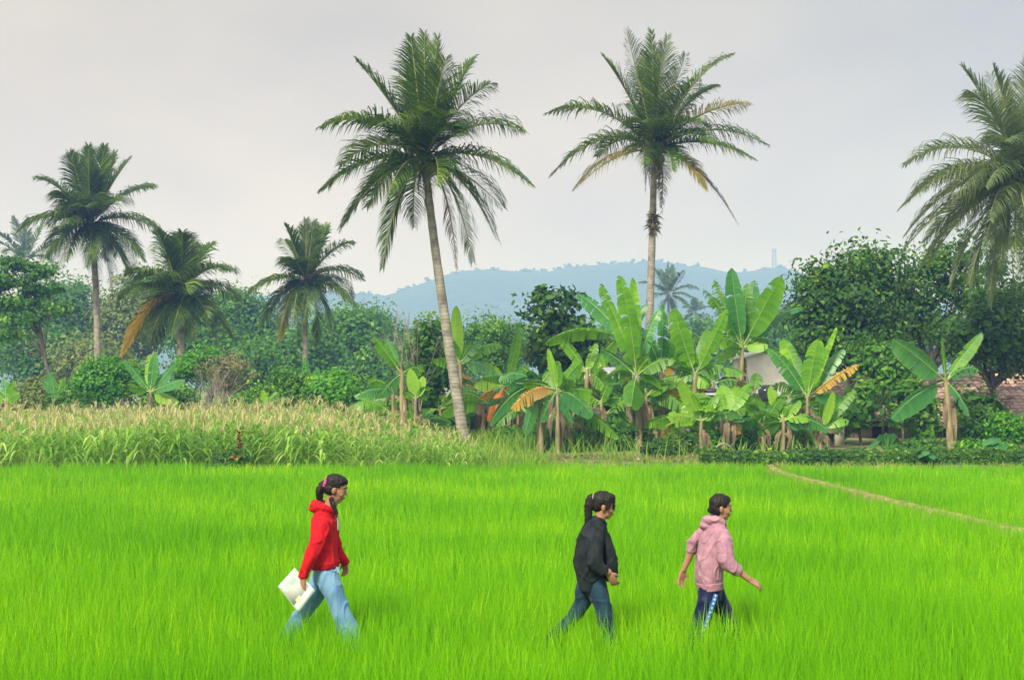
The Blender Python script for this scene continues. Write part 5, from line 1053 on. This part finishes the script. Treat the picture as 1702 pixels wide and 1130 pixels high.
# ---- walker in charcoal
def walker_dark():
    root, at, ax = person('woman with long black ponytail, loose charcoal jacket and dark trousers, hand at her pocket', 980,
        [(Q(984, 975), .115, .08), (Q(985, 940), .11, .075), (Q(987, 905), .12, .08), (Q(991, 880), .13, .075), (Q(996, 866), .065, .05)],
        [(Q(990, 880, -.13), .045), (Q(989, 930, -.19), .036), (Q(1004, 942, -.185), .030), (Q(1011, 947, -.18), .025)],
        [(Q(992, 880, .13), .045), (Q(992, 928, .18), .036), (Q(1006, 944, .14), .026), (Q(1010, 947, .13), .024)],
        [[(Q(989, 968, -.07), .07), (Q(1003, 1015, -.08), .05), (Q(1011, 1060, -.08), .042), (Q(1017, 1100, -.08), .033)], [(Q(979, 968, .07), .07), (Q(966, 1013, .08), .048), (Q(938, 1046, .08), .042), (Q(908, 1080, .08), .033)]],
        Q(1003.5, 839.5), .14, .88, [(Q(1009, 946, -.182), Vector((.45, .12, -.85)), Vector((.3, .9, .1)), .92, .25, 1), (Q(1009, 947, .13), Vector((.5, -.2, -.85)), Vector((.2, -.9, 0)), .9, .3, -1)],
        [(Q(995, 868), .048, .046), (Q(998, 858), .045, .046), (Q(1000, 848), .048, .052)])
    ch = cloth('charcoal_cotton', (.010, .014, .017), (.026, .032, .036), 14)
    h = MB(); loft(h, [(Q(999, 862), 0.0658, 0.0517), (Q(994, 869), 0.1222, 0.0771), (Q(989, 884), 0.1551, 0.1053), (Q(984, 905), 0.1617, 0.1222), (Q(982, 930), 0.1645, 0.1269), (Q(982, 950), 0.1551, 0.1175), (Q(978, 968), 0.1410, 0.0893), (Q(975, 981), 0.1316, 0.0564)], 24)
    loft(h, [(Q(1000, 890), 0.1316, 0.0564), (Q(1010, 915), 0.1410, 0.0564), (Q(1015, 940), 0.1363, 0.0583), (Q(1010, 960), 0.1128, 0.0470)], 20)
    loft(h, [(Q(990, 879, -.11), 0.0705, 0.0705), (Q(986, 902, -.165), 0.0733, 0.0752), (Q(986, 926, -.205), 0.0658, 0.0696), (Q(994, 938, -.205), 0.0564, 0.0583), (Q(1004, 941.5, -.19), 0.0451, 0.0470)])
    loft(h, [(Q(992, 879, .11), 0.0705, 0.0705), (Q(990, 902, .165), 0.0677, 0.0658), (Q(991, 926, .19), 0.0583, 0.0583), (Q(1002, 940, .15), 0.0470, 0.0470)])
    ell(h, Q(1017, 949, .03), (.048, .12, .068)); 
    solid(h, 'jacket', ch, root, .0065, 2, .016, 8, 5, (1, 1, .5))
    cb = MB(); loft(cb, [(Q(1004, 868, 0), .04, .016), (Q(999, 864, -.058), .02, .022), (Q(989, 862, -.05), .02, .022), (Q(985, 862, 0), .02, .022), (Q(989, 862, .05), .02, .022), (Q(999, 864, .058), .02, .022), (Q(1004, 868, 0), .04, .016)]); solid(cb, 'collar', ch, root, .005, 3, .003, 20, 4)
    j = MB(); loft(j, [(Q(984, 952), 0.1144, 0.0880), (Q(984, 970), 0.1276, 0.0950), (Q(984, 982), 0.1056, 0.0792)], 24)
    loft(j, [(Q(988, 962, -.06), 0.0704, 0.0792), (Q(996, 988, -.075), 0.0739, 0.0774), (Q(1003, 1015, -.08), 0.0660, 0.0634), (Q(1009, 1042, -.08), 0.0669, 0.0616), (Q(1014, 1068, -.08), 0.0704, 0.0634), (Q(1017, 1090, -.08), 0.0722, 0.0686)], 20)
    loft(j, [(Q(980, 962, .06), 0.0704, 0.0810), (Q(973, 990, .075), 0.0722, 0.0792), (Q(964, 1012, .08), 0.0651, 0.0634), (Q(948, 1034, .08), 0.0616, 0.0546), (Q(928, 1054, .08), 0.0616, 0.0546), (Q(910, 1072, .08), 0.0616, 0.0528)], 20)
    solid(j, 'trousers', cloth('dark_teal_denim', (.006, .024, .045), (.024, .066, .105), 9, .8, .3, .1, (1, 1, .5)), root, .0065, 2, .014, 8, 6, (1, 1, .5))
    hr = MB(); k = .88; e = lambda x, y, z, rx, ry, rz: ell(hr, at(x, y, z), (rx * k, ry * k, rz * k), ax)
    e(-.016, 0, .040, .104, .088, .090); e(-.048, 0, .000, .066, .078, .072); e(.034, 0, .070, .064, .064, .048); e(.068, 0, .044, .030, .054, .040); e(.085, -.03, .010, .016, .020, .040); e(.085, .03, .010, .016, .020, .040); e(.030, -.074, .018, .030, .012, .050); e(.030, .074, .018, .030, .012, .050)
    loft(hr, [(Q(990, 829), .028, .026), (Q(984, 825), .028, .024), (Q(979.5, 830), .032, .028), (Q(978, 845), .036, .032), (Q(978, 858), .034, .030), (Q(976, 868), .026, .024), (Q(972, 874), .008, .010)])
    solid(hr, 'hair', M['hair'], root, .005, 1, .007, 55, 7, (1, 1, .25))
    t = MB(); 
    for a in range(10): ell(t, Q(985.5, 827) + Vector((0, math.cos(a * .628) * .030, math.sin(a * .628) * .027)), (.009, .009, .009))
    solid(t, 'hair_tie', cloth('grey_band', (.25, .25, .26), (.35, .35, .36), 40), root, .004, 1)
walker_dark()
# ---- walker in pink
def walker_pink():
    root, at, ax = person('girl in pink hooded sweatshirt and navy striped track trousers, arms swinging wide apart', 1186,
        [(Q(1180, 985), .11, .078), (Q(1180, 950), .105, .073), (Q(1184, 910), .115, .078), (Q(1190, 884), .13, .073), (Q(1194, 870), .062, .048)],
        [(Q(1195, 884, -.13), .044), (Q(1202, 930, -.19), .035), (Q(1222, 944, -.2), .030), (Q(1238, 957, -.2), .0215), (Q(1241, 959, -.2), .021)],
        [(Q(1188, 884, .13), .044), (Q(1159, 905, .185), .034), (Q(1152, 927, .2), .031), (Q(1142, 950, .2), .0215), (Q(1140.5, 954, .2), .021)],
        [[(Q(1176, 978, -.07), .07), (Q(1164, 1022, -.08), .048), (Q(1152, 1062, -.08), .042), (Q(1137, 1098, -.08), .033)], [(Q(1186, 978, .07), .07), (Q(1206, 1018, .08), .048), (Q(1221, 1060, .08), .042), (Q(1232, 1100, .08), .033)]],
        Q(1198.5, 842.5), .10, .83, [(Q(1240, 958.5, -.2), Vector((.85, .1, -.45)), Vector((-.3, .55, -.7)), .95, .5, 1), (Q(1141, 953, .2), Vector((-.28, 0, -1)), Vector((.5, -.8, 0)), .95, .3, -1)],
        [(Q(1193, 872), .046, .046), (Q(1195, 861), .044, .046), (Q(1196, 851), .046, .05)])
    pk = cloth('pink_jersey', (.36, .17, .24), (.50, .27, .35), 18)
    h = MB(); loft(h, [(Q(1196, 867), 0.0705, 0.0517), (Q(1193, 874), 0.1222, 0.0827), (Q(1189, 888), 0.1523, 0.1034), (Q(1184, 908), 0.1551, 0.1090), (Q(1180, 935), 0.1551, 0.1109), (Q(1179, 958), 0.1532, 0.1109), (Q(1180, 970), 0.1410, 0.1015)], 24)
    loft(h, [(Q(1195, 883, -.11), 0.0658, 0.0658), (Q(1199, 906, -.165), 0.0677, 0.0658), (Q(1203, 928, -.2), 0.0620, 0.0639), (Q(1212, 938, -.205), 0.0545, 0.0545), (Q(1224, 943, -.2), 0.0404, 0.0423)])
    loft(h, [(Q(1186, 883, .11), 0.0658, 0.0658), (Q(1170, 893, .16), 0.0564, 0.0545), (Q(1158, 906, .19), 0.0470, 0.0470), (Q(1153, 922, .2), 0.0423, 0.0423)])
    loft(h, [(Q(1204, 874, 0), 0.0423, 0.0188), (Q(1200, 867, -.06), 0.0263, 0.0263), (Q(1188, 861, -.075), 0.0338, 0.0338), (Q(1177, 864, -.05), 0.0376, 0.0376), (Q(1173, 867, 0), 0.0423, 0.0395), (Q(1177, 864, .05), 0.0376, 0.0376), (Q(1188, 861, .075), 0.0338, 0.0338), (Q(1200, 867, .06), 0.0263, 0.0263), (Q(1204, 874, 0), 0.0423, 0.0188)])
    ell(h, Q(1173, 873), (.055, .085, .036))
    solid(h, 'hooded_sweatshirt', pk, root, .0065, 2, .015, 9, 8, (1, 1, .6))
    hb = MB(); loft(hb, [(Q(1179.5, 967), .152, .108), (Q(1180, 973), .148, .105), (Q(1180.5, 979), .146, .104)], 28); solid(hb, 'waistband', cloth('pink_rib', (.34, .15, .22), (.46, .24, .31), 50), root, .0065, 2, .002, 30, 8)
    j = MB(); loft(j, [(Q(1181, 970), 0.1196, 0.0902), (Q(1181, 985), 0.1288, 0.0966), (Q(1181, 996), 0.1058, 0.0828)], 24)
    loft(j, [(Q(1178, 978, -.06), 0.0736, 0.0828), (Q(1172, 1000, -.075), 0.0736, 0.0810), (Q(1165, 1024, -.08), 0.0644, 0.0681), (Q(1157, 1048, -.08), 0.0607, 0.0644), (Q(1149, 1070, -.08), 0.0626, 0.0662), (Q(1142, 1090, -.08), 0.0644, 0.0662)], 20)
    loft(j, [(Q(1186, 978, .06), 0.0736, 0.0810), (Q(1196, 1000, .075), 0.0718, 0.0773), (Q(1207, 1020, .08), 0.0644, 0.0644), (Q(1216, 1042, .08), 0.0607, 0.0626), (Q(1224, 1066, .08), 0.0626, 0.0644), (Q(1230, 1090, .08), 0.0644, 0.0662)], 20)
    jo = solid(j, 'track_trousers', cloth('navy_polyester', (.002, .005, .035), (.007, .014, .075), 8, .55, .2, .1, (1, 1, .5)), root, .0065, 2, .012, 8, 9, (1, 1, .5))
    line = [(1186, 983), (1179, 1002), (1172, 1024), (1164, 1046), (1156, 1068), (1150, 1084)]
    st = ribbon(jo, line, .034, 'side_stripe', cloth('blue_stripe', (.04, .18, .58), (.08, .27, .68), 30, .6), jo); st.location = (0, 0, 0)
    bv = bvh_of(jo); mb = MB(); L = [Q(*p) for p in line]
    for i in range(len(L) - 1):
        for t in (0.12, .45, .78):
            p = L[i].lerp(L[i + 1], t); tv = (L[i + 1] - L[i]).normalized(); s = tv.cross(Vector((0, 1, 0))); v = []
            for a, b_ in ((-.010, 0), (0, -.011), (.010, 0), (0, .011)):
                q = p + s * a + tv * b_; hh = bv.ray_cast(Vector((q.x, PD - 1.5, q.z)), Vector((0, 1, 0))); v.append((hh[0] + hh[1] * .0065) if hh[0] is not None else q)
            mb.add(v, [(0, 1, 2, 3)])
    mt = mb.build('motif', cloth('white_print', (.66, .74, .82), (.74, .80, .86), 30, .6), st); mt.location = (0, 0, 0)
    hr = MB(); k = .83; e = lambda x, y, z, rx, ry, rz: ell(hr, at(x, y, z), (rx * k, ry * k, rz * k), ax)
    e(-.018, 0, .040, .102, .086, .090); e(-.050, 0, -.004, .066, .078, .078); e(.026, 0, .070, .062, .062, .046); e(.050, 0, .058, .032, .050, .028); e(-.088, 0, -.036, .036, .040, .036); e(-.036, -.044, -.030, .040, .038, .05); e(-.036, .044, -.030, .040, .038, .05)
    solid(hr, 'hair', M['hair'], root, .005, 1, .0065, 55, 10, (1, 1, .25))
walker_pink()

# ------------------------------------------------------------------ haze
def haze():
    mb = MB(); box(mb, (-1300, -60, -1.6), (1300, 1960, 158)); m = newmat('haze_air'); N = m.node_tree.nodes; L = m.node_tree.links
    pv = N.new('ShaderNodeVolumePrincipled'); pv.inputs['Color'].default_value = (.24, .38, 1.0, 1); pv.inputs['Absorption Color'].default_value = (1, 1, 1, 1)
    pv.inputs['Density'].default_value = 0.00118; pv.inputs['Anisotropy'].default_value = 0.0
    o = N.new('ShaderNodeOutputMaterial'); L.new(pv.outputs[0], o.inputs['Volume']); tag(mb.build('haze', m), kind='stuff', label='thin blue haze hanging over the fields and hill', cat='haze')
haze()
